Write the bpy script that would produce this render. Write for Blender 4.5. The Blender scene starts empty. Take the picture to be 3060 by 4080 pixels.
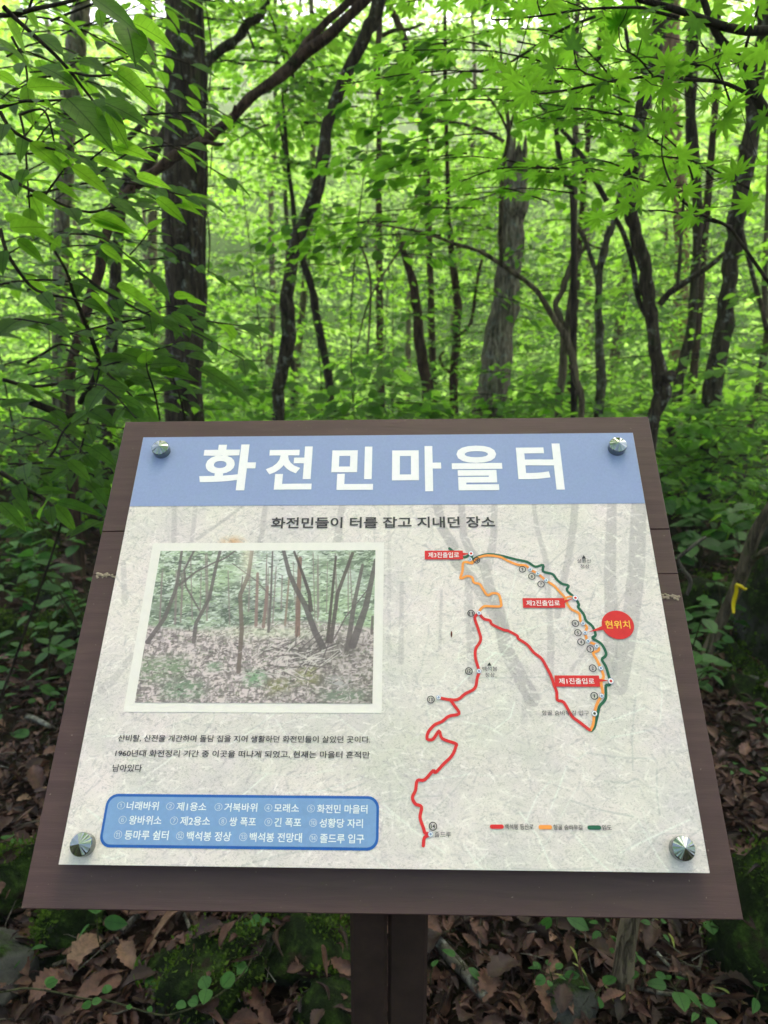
import bpy, math, random
import numpy as np
from mathutils import Vector, Matrix

# ------------------------------------------------------------------ camera, sky, sun, exposure
S = bpy.context.scene
COL = S.collection
PITCH = math.radians(13.4)
CAMZ = 1.55
FPX = 2900.0
cam_d = bpy.data.cameras.new('camera')
cam = bpy.data.objects.new('camera', cam_d); COL.objects.link(cam)
cam_d.sensor_fit = 'VERTICAL'; cam_d.sensor_height = 24.0
cam_d.lens = FPX / 4080.0 * 24.0
cam_d.clip_start = 0.02; cam_d.clip_end = 800
cam_d.dof.use_dof = True; cam_d.dof.focus_distance = 0.98; cam_d.dof.aperture_fstop = 4.4
cam.location = (0, 0, CAMZ)
cam.rotation_euler = (math.pi/2 - PITCH, 0, 0)
S.camera = cam

SUN_EL, SUN_AZ = math.radians(62), math.radians(20)      # azimuth from +Y towards +X
w = bpy.data.worlds.new('World'); S.world = w; w.use_nodes = True
nt = w.node_tree
sky = nt.nodes.new('ShaderNodeTexSky'); sky.sky_type = 'NISHITA'; sky.sun_disc = False
sky.sun_elevation = SUN_EL; sky.sun_rotation = SUN_AZ
sky.air_density = 1.0; sky.dust_density = 9.0; sky.ozone_density = 0.6
nt.nodes['Background'].inputs['Strength'].default_value = 0.15
nt.links.new(sky.outputs[0], nt.nodes['Background'].inputs['Color'])
sun_d = bpy.data.lights.new('sun', 'SUN'); sun_d.energy = 1.5; sun_d.angle = math.radians(25)
sun_d.color = (1.0, 0.88, 0.70)
sun = bpy.data.objects.new('sun', sun_d); COL.objects.link(sun)
sun.rotation_euler = Vector((math.sin(SUN_AZ)*math.cos(SUN_EL), math.cos(SUN_AZ)*math.cos(SUN_EL), math.sin(SUN_EL))).to_track_quat('Z', 'Y').to_euler()
sun.location = (0, 0, 30)
S.view_settings.view_transform = 'Standard'; S.view_settings.look = 'None'
S.view_settings.exposure = 2.05; S.view_settings.gamma = 1.0
S.cycles.max_bounces = 10; S.cycles.diffuse_bounces = 5; S.cycles.transmission_bounces = 8
S.cycles.glossy_bounces = 3; S.cycles.use_denoising = True

random.seed(7); rng = np.random.default_rng(11)
U = random.uniform

# ------------------------------------------------------------------ pixel <-> place helpers (tracing only)
CP, SP_ = math.cos(PITCH), math.sin(PITCH)
K = 3060/1659.0
def ray(px, py):                      # full-resolution pixel -> world direction
    u = (px-1530)/FPX; v = (2040-py)/FPX
    return np.array([u, CP + v*SP_, v*CP - SP_])
def zoomf(x0, y0, s):                 # a measuring window of the photo -> full pixel
    return lambda x, y: (x0+x*s, y0+y*s)
zd = zoomf(0, 0, K)
z1 = zoomf(0, 0, 1100/1659); z2 = zoomf(1000, 0, 1100/1659); z3 = zoomf(1960, 0, 1100/1659)
z4 = zoomf(0, 850, 1100/1659); z5 = zoomf(1000, 850, 1100/1659); z6 = zoomf(1960, 850, 1100/1659)
zl = zoomf(0, 1650, 600/1062); zr = zoomf(2560, 1600, 500/851)
zb1 = zoomf(0, 3300, 1100/1659); zb2 = zoomf(1000, 3400, 1100/1659); zb3 = zoomf(1960, 3300, 1100/1659)
zr2 = zoomf(2700, 2200, 360/664)
s2 = zoomf(500, 1650, 1100/1659); s3 = zoomf(1500, 1650, 1200/1659)
sp5 = zoomf(450, 2100, 1100/1659); m6 = zoomf(1550, 2100, 1050/1659)
t7 = zoomf(350, 2850, 1200/1659); m8 = zoomf(1500, 2650, 1200/1659)
def at(p, Y):
    d = ray(*p); return np.array([d[0]*Y/d[1], Y, CAMZ + d[2]*Y/d[1]])

# ------------------------------------------------------------------ noise + ground height
_tab = rng.random((256, 256))
def vnoise(x, y):
    x = np.asarray(x, float); y = np.asarray(y, float)
    xi = np.floor(x).astype(int); yi = np.floor(y).astype(int)
    fx = x-xi; fy = y-yi; fx = fx*fx*(3-2*fx); fy = fy*fy*(3-2*fy)
    g = lambda a, b: _tab[a & 255, b & 255]
    return (g(xi, yi)*(1-fx)+g(xi+1, yi)*fx)*(1-fy)+(g(xi, yi+1)*(1-fx)+g(xi+1, yi+1)*fx)*fy
def fbm(x, y, o=4):
    r = 0; a = .5; t = 0
    for i in range(o):
        r = r + a*vnoise(x*2**i+17.3*i, y*2**i+5.1*i); t += a; a *= .5
    return r/t
def gh(x, y):
    x = np.asarray(x, float); y = np.asarray(y, float)
    b = (fbm(x*.9+40, y*.9+40)-.5)*.22 + (fbm(x*4+9, y*4+3, 2)-.5)*.05
    b = b*np.clip((np.hypot(x, y)-.6)/1.2, 0.15, 1)
    hill = np.clip(y-17, 0, None)*.42
    side = np.clip(-x-3.5, 0, 12)*.16 + np.clip(x-6, 0, 12)*.1
    return b + hill + side*np.clip((y+1)/4, 0, 1)
def ghs(x, y): return float(gh(x, y))
def onground(p, maxd=14):
    d = ray(*p); Y = .3
    while Y < maxd:
        X = d[0]*Y/d[1]; Z = CAMZ + d[2]*Y/d[1]
        if Z <= ghs(X, Y): break
        Y += .01
    return np.array([d[0]*Y/d[1], Y, ghs(d[0]*Y/d[1], Y)])

# ------------------------------------------------------------------ objects
def empty(name, loc=(0, 0, 0)):
    o = bpy.data.objects.new(name, None); COL.objects.link(o); o.location = loc
    o.empty_display_size = .1
    return o
def tag(o, label, cat, group=None):
    o['label'] = label; o['category'] = cat
    if group: o['group'] = group
    return o
def thing(name, label, cat, loc=(0, 0, 0), group=None): return tag(empty(name, loc), label, cat, group)
def shade(me, smooth=True):
    me.polygons.foreach_set('use_smooth', [smooth]*len(me.polygons)); me.update()
class MB:
    """collects geometry for ONE mesh; m = material slot"""
    def __init__(s): s.v = []; s.f = []; s.m = []; s.n = 0
    def add(s, V, F, mi=0):
        V = np.asarray(V, float); o = s.n
        s.v.append(V); s.f += [[i+o for i in f] for f in F]; s.m += [mi]*len(F); s.n += len(V)
    def box(s, c, ax, half, mi=0):
        V = []
        for i in (-1, 1):
            for j in (-1, 1):
                for k in (-1, 1): V.append(np.asarray(c)+ax[0]*half[0]*i+ax[1]*half[1]*j+ax[2]*half[2]*k)
        s.add(V, [(0, 1, 3, 2), (4, 6, 7, 5), (0, 4, 5, 1), (2, 3, 7, 6), (0, 2, 6, 4), (1, 5, 7, 3)], mi)
    def tube(s, P, R, n=8, rough=0.0, cap=True, mi=0, sub=1):
        P = np.asarray(P, float); R = np.asarray(R, float)
        if sub > 1: P, R = smooth_path(P, R, sub)
        T = np.gradient(P, axis=0); T /= np.linalg.norm(T, axis=1)[:, None]+1e-9
        a = np.array([1., 0, 0]) if abs(T[0][0]) < .8 else np.array([0, 1., 0])
        rings = []
        A = np.linspace(0, 2*math.pi, n, endpoint=False)
        off = rng.random()*50; cum = 0
        for i in range(len(P)):
            a = a-T[i]*(a@T[i]); a /= np.linalg.norm(a); b = np.cross(T[i], a)
            if i: cum += np.linalg.norm(P[i]-P[i-1])
            k = 1.0
            if rough:
                k = 1+rough*2*(fbm(np.cos(A)*1.3+off+cum*3, np.sin(A)*1.3+off+cum*1.2, 3)-.5)
            rr = R[i]*k*np.ones(n)
            rings.append(P[i]+(np.cos(A)*rr)[:, None]*a+(np.sin(A)*rr)[:, None]*b)
        V = np.concatenate(rings); F = []
        for i in range(len(P)-1):
            for j in range(n):
                F.append((i*n+j, i*n+(j+1) % n, (i+1)*n+(j+1) % n, (i+1)*n+j))
        if cap: F.append(tuple(range(n-1, -1, -1))); F.append(tuple((len(P)-1)*n+j for j in range(n)))
        s.add(V, F, mi)
    def build(s, name, mats, parent=None, loc=(0, 0, 0), smooth=True):
        V = np.concatenate(s.v)-np.asarray(loc) if s.v else np.zeros((0, 3))
        me = bpy.data.meshes.new(name); me.from_pydata(V.tolist(), [], s.f)
        if not isinstance(mats, (list, tuple)): mats = [mats]
        for m in mats: me.materials.append(m)
        if len(mats) > 1: me.polygons.foreach_set('material_index', s.m)
        shade(me, smooth)
        o = bpy.data.objects.new(name, me); COL.objects.link(o)
        if parent is not None: o.parent = parent
        else: o.location = loc
        return o
def smooth_path(P, R, sub):
    P = np.asarray(P, float); n = len(P); out = []; ro = []
    for i in range(n-1):
        p0 = P[max(i-1, 0)]; p1 = P[i]; p2 = P[i+1]; p3 = P[min(i+2, n-1)]
        for k in range(sub):
            t = k/sub
            out.append(.5*((2*p1)+(-p0+p2)*t+(2*p0-5*p1+4*p2-p3)*t*t+(-p0+3*p1-3*p2+p3)*t**3)); ro.append(R[i]*(1-t)+R[i+1]*t)
    out.append(P[-1]); ro.append(R[-1])
    return np.array(out), np.array(ro)

# ------------------------------------------------------------------ leaf batches
def tmpl_ovate(ts, ws, fold=.25, droop=.12, wave=0):
    V = []; F = []; prev = None
    for i, (t, hw) in enumerate(zip(ts, ws)):
        z = -droop*t*t
        if hw == 0: cur = [len(V)]; V.append((0, t, z))
        else:
            cur = [len(V), len(V)+1, len(V)+2]
            wv = wave*(1 if i % 2 else -1)
            V += [(-hw, t, z+fold*hw+wv), (0, t, z), (hw, t, z+fold*hw-wv)]
        if prev:
            if len(prev) == 1 and len(cur) == 3: F += [(prev[0], cur[1], cur[0]), (prev[0], cur[2], cur[1])]
            elif len(prev) == 3 and len(cur) == 1: F += [(prev[0], prev[1], cur[0]), (prev[1], prev[2], cur[0])]
            else: F += [(prev[0], prev[1], cur[1], cur[0]), (prev[1], prev[2], cur[2], cur[1])]
        prev = cur
    return np.array(V, float), F
T_NEAR = tmpl_ovate([0, .04, .12, .25, .4, .55, .7, .82, .91, 1], [0, .115, .20, .245, .24, .205, .145, .08, .03, 0], .22, .18, .0)
T_ROUND = tmpl_ovate([0, .06, .2, .4, .6, .8, .92, 1], [0, .16, .3, .36, .33, .21, .08, 0], .2, .12)
T_MID = tmpl_ovate([0, .25, .6, 1], [0, .27, .24, 0], .25, .12)
T_FAR = (np.array([(0, 0, 0), (-.3, .42, .08), (0, 1, -.08), (.3, .42, .08)], float), [(0, 2, 1), (0, 3, 2)])
def tmpl_maple(lobes=9, dr=.16, k=1.0):
    half = lobes//2
    V = [(0, 0, 0)]; ang = 32; pts = []
    lens = {0: 1, 1: .97*k, 2: .86*k*k, 3: .66*k, 4: .42, 5: .25}
    for i in range(-half, half+1):
        a = math.radians(i*ang); r = lens[abs(i)]; d = math.radians(ang)
        nxt = lens.get(abs(i+1), .2)
        for da, rr in ((-.30, .60), (-.235, .69), (-.20, .68), (-.13, .82), (-.10, .81), (0, 1.0), (.10, .81), (.13, .82), (.20, .68), (.235, .69), (.30, .60)):
            pts.append((a+da*d*1.15, rr*r))
        if i < half: pts.append((a+.5*d, .36*(r+nxt)/2+.08))
    for a, r in pts: V.append((math.sin(a)*r, math.cos(a)*r, -dr*r*r+.05*math.cos(a*11)*r))
    F = [(0, i+1, i) for i in range(1, len(V)-1)]
    return np.array(V, float), F
T_MAPLE = tmpl_maple(9); T_MAPLES = [T_MAPLE, tmpl_maple(7, .3, .94), tmpl_maple(9, .04, 1.04), tmpl_maple(9, .4, .9)]
# curled dead leaves
def tmpl_dead(ws, curl, roll, n=9):
    ts = np.linspace(0, 1, n); V = []; F = []
    for i, t in enumerate(ts):
        hw = np.interp(t, np.linspace(0, 1, len(ws)), ws)
        for k in (-1, -.5, 0, .5, 1):
            x = k*hw; V.append((x*math.cos(roll*abs(k)), t, curl*math.sin(t*3.0)+abs(x)*math.sin(roll*abs(k))+.03*math.sin(9*t+4*k)))
        if i:
            for k in range(4): F.append(((i-1)*5+k, (i-1)*5+k+1, i*5+k+1, i*5+k))
    return np.array(V, float), F
def jag(ws, k, amp): 
    n = len(ws)*k; x = np.linspace(0, 1, n); w0 = np.interp(x, np.linspace(0, 1, len(ws)), ws); return list(w0*(1+amp*np.where(np.arange(n) % 2, 1, -1)))
T_DEAD = [tmpl_dead(jag([.02, .2, .28, .25, .14, .01], 3, .10), .12, .6, 18), tmpl_dead([.02, .1, .22, .14, .3, .2, .33, .2, .24, .05], .1, .4, 14),
          tmpl_dead([.03, .16, .2, .17, .12, .02], -.1, 1.2), tmpl_dead(jag([.03, .22, .30, .33, .22, .04], 3, .16), .10, .5, 18), tmpl_dead([.01, .1, .13, .12, .08, .01], .2, .9)]
class Leaves:
    def __init__(s): s.g = {}
    def put(s, T, O, D, N, L, tint=None, wid=1.0):
        """T template; O,D,N (k,3) origins, directions, normals; L (k,) sizes"""
        O = np.atleast_2d(np.asarray(O, float)); D = np.atleast_2d(np.asarray(D, float)); N = np.atleast_2d(np.asarray(N, float))
        k = len(O); L = np.broadcast_to(np.asarray(L, float), (k,))
        D = D/(np.linalg.norm(D, axis=1)[:, None]+1e-9)
        X = np.cross(D, N); X /= np.linalg.norm(X, axis=1)[:, None]+1e-9
        N = np.cross(X, D)
        tint = rng.random(k) if tint is None else np.broadcast_to(np.asarray(tint, float), (k,))
        s.g.setdefault(id(T), [T, []])[1].append((O, D, N, X, L, tint, np.broadcast_to(np.asarray(wid, float), (k,))))
    def count(s): return sum(len(a[0]) for g in s.g.values() for a in g[1])
    def build(s, name, mat, parent=None, loc=(0, 0, 0), extra=None, smooth=True):
        Vs = []; LV = []; LS = []; TI = []; MI = []; UVx = []; off = 0; loff = 0
        for T, items in s.g.values():
            O, D, N, X, L, ti, wi = [np.concatenate([it[i] for it in items]) for i in range(7)]
            tv, tf = T; k = len(O); n = len(tv)
            V = O[:, None]+(X*(L*wi)[:, None])[:, None]*tv[None, :, 0:1]+(D*L[:, None])[:, None]*tv[None, :, 1:2]+(N*L[:, None])[:, None]*tv[None, :, 2:3]
            Vs.append(V.reshape(-1, 3)); TI.append(np.repeat(ti, n))
            UVx.append(np.tile(tv[:, :2], (k, 1)))
            fl = np.concatenate([np.array(f) for f in tf]); sz = np.array([len(f) for f in tf])
            st = np.concatenate([[0], np.cumsum(sz)[:-1]])
            LV.append((fl[None]+(np.arange(k)*n)[:, None]+off).ravel())
            LS.append((st[None]+(np.arange(k)*len(fl))[:, None]+loff).ravel())
            off += k*n; loff += k*len(fl); MI.append(np.zeros(k*len(tf), int))
        mats = [mat]
        if extra is not None and extra[0].n:
            mb, em = extra; mats.append(em)
            V = np.concatenate(mb.v); Vs.append(V); TI.append(np.zeros(len(V))); UVx.append(np.zeros((len(V), 2)))
            sz = np.array([len(f) for f in mb.f]); LV.append(np.concatenate([np.array(f) for f in mb.f])+off)
            LS.append(np.concatenate([[0], np.cumsum(sz)[:-1]])+loff); MI.append(np.ones(len(sz), int))
        V = np.concatenate(Vs)-np.asarray(loc); LV = np.concatenate(LV); LS = np.concatenate(LS)
        me = bpy.data.meshes.new(name)
        me.vertices.add(len(V)); me.vertices.foreach_set('co', V.ravel().astype(np.float32))
        me.loops.add(len(LV)); me.loops.foreach_set('vertex_index', LV.astype(np.int32))
        me.polygons.add(len(LS)); me.polygons.foreach_set('loop_start', LS.astype(np.int32))
        for m in mats: me.materials.append(m)
        me.polygons.foreach_set('material_index', np.concatenate(MI).astype(np.int32))
        me.update(calc_edges=True); me.validate()
        a = me.attributes.new('tint', 'FLOAT', 'POINT'); a.data.foreach_set('value', np.concatenate(TI).astype(np.float32))
        a = me.attributes.new('leafpos', 'FLOAT_VECTOR', 'POINT')
        a.data.foreach_set('vector', np.concatenate([np.concatenate(UVx), np.zeros((len(V), 1))], 1).ravel().astype(np.float32))
        shade(me, smooth)
        o = bpy.data.objects.new(name, me); COL.objects.link(o)
        if parent is not None: o.parent = parent
        else: o.location = loc
        return o
UPV = np.array([0, 0, 1.])
def spray(lv, o, az, L, n, size, T=T_MID, tilt=0.0, droop=.25, width=.45, jit=.35, mb=None, tr=.006, tint=None):
    """a flat tier of leaves along one twig"""
    d = np.array([math.cos(az)*math.cos(tilt), math.sin(az)*math.cos(tilt), math.sin(tilt)])
    sd = np.array([-math.sin(az), math.cos(az), 0])
    t = rng.random(n)**.8; s = rng.uniform(-1, 1, n); wt = width*L*np.sin(np.clip(t*.85+.12, 0, 1)*math.pi)**.7
    O = np.asarray(o)+d*(L*t)[:, None]+sd*(s*wt)[:, None]+UPV*(-droop*L*t**2+rng.normal(0, .05*L, n)-.12*np.abs(s)*wt)[:, None]
    sg = np.sign(s)
    D = d*(rng.uniform(.3, 1, n))[:, None]+sd*(sg*rng.uniform(.2, 1.0, n))[:, None]+UPV*rng.normal(-.25, jit*.6, n)[:, None]
    N = UPV+rng.normal(0, jit, (n, 3))
    lv.put(T, O, D, N, size*rng.uniform(.6, 1.25, n), tint if tint is None else np.clip(tint+rng.normal(0, .15, n), 0, 1))
    if mb is not None:
        tt = np.linspace(0, 1, 5)
        P = np.asarray(o)+d*(L*tt)[:, None]+UPV*(-droop*L*tt**2)[:, None]
        mb.tube(P, np.linspace(tr, tr*.3, 5), 4, cap=False)

# ------------------------------------------------------------------ materials
def srgb(r, g, b):
    f = lambda c: (c/255/12.92) if c/255 <= .04045 else ((c/255+.055)/1.055)**2.4
    return (f(r), f(g), f(b), 1)
class NT:
    def __init__(s, name):
        s.mat = bpy.data.materials.new(name); s.mat.use_nodes = True; s.t = s.mat.node_tree
        s.b = s.t.nodes['Principled BSDF']; s.out = s.t.nodes['Material Output']
    def n(s, typ, **k):
        nd = s.t.nodes.new('ShaderNode'+typ)
        for a, v in k.items():
            if a.startswith('i_'): nd.inputs[a[2:].replace('_', ' ')].default_value = v
            else: setattr(nd, a, v)
        return nd
    def l(s, a, b): s.t.links.new(a, b)
    def noise(s, vec, scale, detail=5, rough=.6, dist=0):
        nd = s.n('TexNoise'); nd.inputs['Scale'].default_value = scale; nd.inputs['Detail'].default_value = detail
        nd.inputs['Roughness'].default_value = rough; nd.inputs['Distortion'].default_value = dist
        if vec is not None: s.l(vec, nd.inputs['Vector'])
        return nd.outputs['Fac']
    def ramp(s, fac, stops):
        r = s.n('ValToRGB'); e = r.color_ramp.elements
        while len(e) < len(stops): e.new(.5)
        for k, (p, c) in enumerate(stops): e[k].position = p; e[k].color = c if len(c) == 4 else (*c, 1)
        s.l(fac, r.inputs['Fac']); return r.outputs['Color']
    def mix(s, fac, a, b, mode='MIX'):
        m = s.n('Mix', data_type='RGBA', blend_type=mode)
        for sock, v in ((m.inputs[0], fac), (m.inputs[6], a), (m.inputs[7], b)):
            if hasattr(v, 'is_linked') or isinstance(v, bpy.types.NodeSocket): s.l(v, sock)
            else: sock.default_value = v
        return m.outputs[2]
    def coords(s, scale=(1, 1, 1), which='Object'):
        c = s.n('TexCoord'); m = s.n('Mapping'); m.inputs['Scale'].default_value = scale
        s.l(c.outputs[which], m.inputs['Vector']); return m.outputs[0]
    def bump(s, h, strength=.5, dist=.01):
        b = s.n('Bump'); b.inputs['Strength'].default_value = strength; b.inputs['Distance'].default_value = dist
        s.l(h, b.inputs['Height']); s.l(b.outputs[0], s.b.inputs['Normal'])
    def attr(s, name):
        return s.n('Attribute', attribute_name=name)
G = lambda v: (v, v, v, 1)

def leaf_mat(name, dark, light, trans, tfac=.45, rough=.55, veins=False, spec=.2):
    m = NT(name); a = m.attr('tint')
    base = m.ramp(a.outputs['Fac'], [(0, dark), (.75, light), (1, tuple(c*.9 for c in light[:3])+(1,))])
    tcol = m.ramp(a.outputs['Fac'], [(0, tuple(c*.72 for c in trans[:3])+(1,)), (1, trans)])
    if veins:
        lp = m.attr('leafpos'); sx = m.n('SeparateXYZ'); m.l(lp.outputs['Vector'], sx.inputs[0])
        ab = m.n('Math', operation='ABSOLUTE'); m.l(sx.outputs[0], ab.inputs[0])
        # midrib and slanting side veins
        mid = m.n('Math', operation='LESS_THAN'); m.l(ab.outputs[0], mid.inputs[0]); mid.inputs[1].default_value = .011
        q = m.n('Math', operation='MULTIPLY_ADD'); m.l(ab.outputs[0], q.inputs[0]); q.inputs[1].default_value = -.9; m.l(sx.outputs[1], q.inputs[2])
        mu = m.n('Math', operation='MULTIPLY'); m.l(q.outputs[0], mu.inputs[0]); mu.inputs[1].default_value = 8.0
        fr = m.n('Math', operation='FRACT'); m.l(mu.outputs[0], fr.inputs[0])
        vn = m.n('Math', operation='LESS_THAN'); m.l(fr.outputs[0], vn.inputs[0]); vn.inputs[1].default_value = .10
        vs = m.n('Math', operation='MULTIPLY'); m.l(vn.outputs[0], vs.inputs[0]); vs.inputs[1].default_value = .4
        mx = m.n('Math', operation='MAXIMUM'); m.l(mid.outputs[0], mx.inputs[0]); m.l(vs.outputs[0], mx.inputs[1])
        tcol = m.mix(mx.outputs[0], tcol, tuple(c*.45 for c in trans[:3])+(1,))
        base = m.mix(mx.outputs[0], base, tuple(c*.7 for c in dark[:3])+(1,))
        m.bump(mx.outputs[0], .25, .001)
    bl = m.ramp(m.noise(m.coords(), 38, 4, .6), [(.35, G(.72)), (.6, G(1))])
    tcol = m.mix(1.0, tcol, bl, 'MULTIPLY'); base = m.mix(.6, base, m.mix(1.0, base, bl, 'MULTIPLY'))
    m.l(base, m.b.inputs['Base Color']); m.b.inputs['Roughness'].default_value = rough
    m.b.inputs['Specular IOR Level'].default_value = spec
    tr = m.n('BsdfTranslucent'); m.l(tcol, tr.inputs['Color'])
    ms = m.n('MixShader'); ms.inputs[0].default_value = tfac
    m.l(m.b.outputs[0], ms.inputs[1]); m.l(tr.outputs[0], ms.inputs[2]); m.l(ms.outputs[0], m.out.inputs['Surface'])
    return m.mat
M = {}
M['leaf_shrub'] = leaf_mat('leaf_shrub', (.028, .095, .012, 1), (.06, .16, .018, 1), (.28, .60, .035, 1), .62, veins=True)
M['leaf_maple'] = leaf_mat('leaf_maple', (.03, .11, .012, 1), (.05, .16, .015, 1), (.30, .68, .04, 1), .6, spec=.2)
M['leaf_mid'] = leaf_mat('leaf_mid', (.035, .11, .012, 1), (.075, .20, .022, 1), (.37, .76, .065, 1), .6)
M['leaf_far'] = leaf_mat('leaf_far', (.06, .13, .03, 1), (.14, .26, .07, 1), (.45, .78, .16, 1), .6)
M['leaf_low'] = leaf_mat('leaf_low', (.022, .075, .018, 1), (.05, .14, .03, 1), (.11, .34, .04, 1), .35, veins=True)

def bark(name, c1, c2, moss=0.0, lichen=0.0, scale=1.0, bumpd=.012):
    m = NT(name); v = m.coords((9*scale, 9*scale, 1.7*scale))
    n = m.noise(v, 3.5, 8, .65, .4)
    col = m.ramp(n, [(.3, c1), (.55, tuple((a+b)/2 for a, b in zip(c1, c2))), (.72, c2)])
    v2 = m.coords((1, 1, 1))
    if lichen:
        l = m.ramp(m.noise(v2, 14, 6, .7), [(.58-.12*lichen, (0, 0, 0)), (.66, (1, 1, 1))])
        col = m.mix(l, col, (.25, .26, .22, 1))
    if moss:
        l = m.ramp(m.noise(v2, 5, 6, .7), [(.62-.3*moss, (0, 0, 0)), (.75-.2*moss, (1, 1, 1))])
        col = m.mix(l, col, (.035, .06, .012, 1))
    m.l(col, m.b.inputs['Base Color']); m.b.inputs['Roughness'].default_value = .9; m.b.inputs['Specular IOR Level'].default_value = .15
    cr = m.noise(m.coords((26*scale, 26*scale, 2.6*scale)), 1.6, 4, .7, 1.2)
    fis = m.ramp(cr, [(.40, G(0)), (.50, G(1))])
    col2 = m.mix(1.0, col, m.ramp(cr, [(.38, G(.35)), (.5, G(1))]), 'MULTIPLY')
    m.l(col2, m.b.inputs['Base Color'])
    m.bump(m.mix(.5, n, fis), 1.0, bumpd*1.6)
    return m.mat
M['bark_dark'] = bark('bark_dark', (.018, .013, .009, 1), (.115, .088, .062, 1), moss=.2, lichen=.15)
M['bark_black'] = bark('bark_black', (.014, .011, .008, 1), (.085, .066, .05, 1))
M['bark_grey'] = bark('bark_grey', (.05, .04, .027, 1), (.45, .37, .28, 1), moss=.25, lichen=.3)
M['bark_red'] = bark('bark_red', (.03, .018, .012, 1), (.14, .085, .06, 1), moss=.1)
M['bark_pine'] = bark('bark_pine', (.16, .08, .055, 1), (.36, .20, .15, 1), scale=.8)
M['bark_spot'] = bark('bark_spot', (.05, .042, .028, 1), (.13, .11, .075, 1), moss=.3, lichen=.6)
M['bark_olive'] = bark('bark_olive', (.07, .055, .034, 1), (.22, .175, .115, 1), moss=.2)
M['twig'] = bark('twig', (.014, .012, .008, 1), (.05, .04, .026, 1), bumpd=.003)
M['twig_green'] = bark('twig_green', (.03, .035, .015, 1), (.07, .07, .03, 1), bumpd=.002)
M['twig_grey'] = bark('twig_grey', (.05, .045, .035, 1), (.16, .14, .11, 1), lichen=.4, bumpd=.004)

def simple(name, c, rough=.6, spec=.4, noise=0.0, nscale=60, metal=0):
    m = NT(name)
    if noise:
        n = m.noise(m.coords(), nscale, 5, .65)
        k = lambda f: tuple(min(1, x*f) for x in c[:3])+(1,)
        m.l(m.ramp(n, [(.3, k(1-noise)), (.7, k(1+noise))]), m.b.inputs['Base Color'])
    else: m.b.inputs['Base Color'].default_value = c
    m.b.inputs['Roughness'].default_value = rough; m.b.inputs['Specular IOR Level'].default_value = spec; m.b.inputs['Metallic'].default_value = metal
    return m.mat

# ground: dark humus with mossy areas
m = NT('forest_soil'); v = m.coords()
n1 = m.noise(v, 9, 8, .7); n2 = m.noise(v, .9, 5, .6)
soil = m.ramp(n1, [(.3, (.006, .004, .003)), (.55, (.022, .014, .009)), (.75, (.05, .032, .022))])
green = m.ramp(n2, [(.52, (0, 0, 0)), (.66, (1, 1, 1))])
sep = m.n('SeparateXYZ'); m.l(v, sep.inputs[0]); far_ = m.n('MapRange'); m.l(sep.outputs[1], far_.inputs['Value']); far_.inputs['From Min'].default_value = 9; far_.inputs['From Max'].default_value = 13
herbs = m.ramp(n1, [(.35, (.012, .03, .006)), (.6, (.05, .11, .02)), (.75, (.09, .16, .04))])
m.l(m.mix(far_.outputs[0], m.mix(green, soil, (.014, .022, .006, 1)), herbs), m.b.inputs['Base Color']); m.b.inputs['Roughness'].default_value = 1; m.b.inputs['Specular IOR Level'].default_value = .1
m.bump(n1, 1, .03); M['soil'] = m.mat
# dead leaves
m = NT('dead_leaf'); a = m.attr('tint'); v = m.coords()
c = m.ramp(a.outputs['Fac'], [(0, (.012, .006, .004)), (.3, (.036, .016, .010)), (.6, (.09, .040, .026)), (.85, (.15, .075, .049)), (.97, (.23, .14, .085))])
n = m.noise(v, 60, 5, .7)
c2 = m.mix(m.ramp(n, [(.35, G(.45)), (.65, G(1))]), (0, 0, 0, 1), c)
c2 = m.mix(.9, c, c2)
m.l(c2, m.b.inputs['Base Color']); m.b.inputs['Roughness'].default_value = .6; m.b.inputs['Specular IOR Level'].default_value = .3
m.bump(n, .5, .004); M['dead'] = m.mat
# rock with moss
def rock_mat(name, moss):
    m = NT(name); v = m.coords(); n = m.noise(v, 7, 8, .7); n2 = m.noise(v, 55, 5, .75); n3 = m.noise(v, 3.5, 6, .7)
    stone = m.ramp(n, [(.3, (.03, .03, .026)), (.6, (.085, .085, .072)), (.8, (.14, .14, .125))])
    mossc = m.ramp(n2, [(.3, (.010, .022, .003)), (.55, (.030, .062, .008)), (.75, (.07, .12, .016))])
    geo = m.n('NewGeometry'); sx = m.n('SeparateXYZ'); m.l(geo.outputs['Normal'], sx.inputs[0])
    ad = m.n('Math', operation='MULTIPLY_ADD'); m.l(sx.outputs[2], ad.inputs[0]); ad.inputs[1].default_value = .3; m.l(n3, ad.inputs[2])
    f = m.ramp(ad.outputs[0], [(.78-.45*moss, (0, 0, 0)), (.9-.45*moss, (1, 1, 1))])
    dk = m.ramp(m.noise(v, 11, 5, .7, .5), [(.46, G(.25)), (.60, G(1))]); mossc = m.mix(1.0, mossc, dk, 'MULTIPLY')
    hum = m.ramp(m.noise(v, 8, 4, .6), [(.58, G(0)), (.64, G(1))]); mossc = m.mix(hum, mossc, (.022, .014, .009, 1))
    m.l(m.mix(f, stone, mossc), m.b.inputs['Base Color']); m.b.inputs['Roughness'].default_value = .95; m.b.inputs['Specular IOR Level'].default_value = .15
    hh = m.mix(f, n, n2); m.bump(hh, 1, .02); return m.mat
M['rock'] = rock_mat('bare_rock', .3); M['rock_moss'] = rock_mat('mossy_rock', .85); M['rock_half'] = rock_mat('half_mossy_rock', .6)

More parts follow.
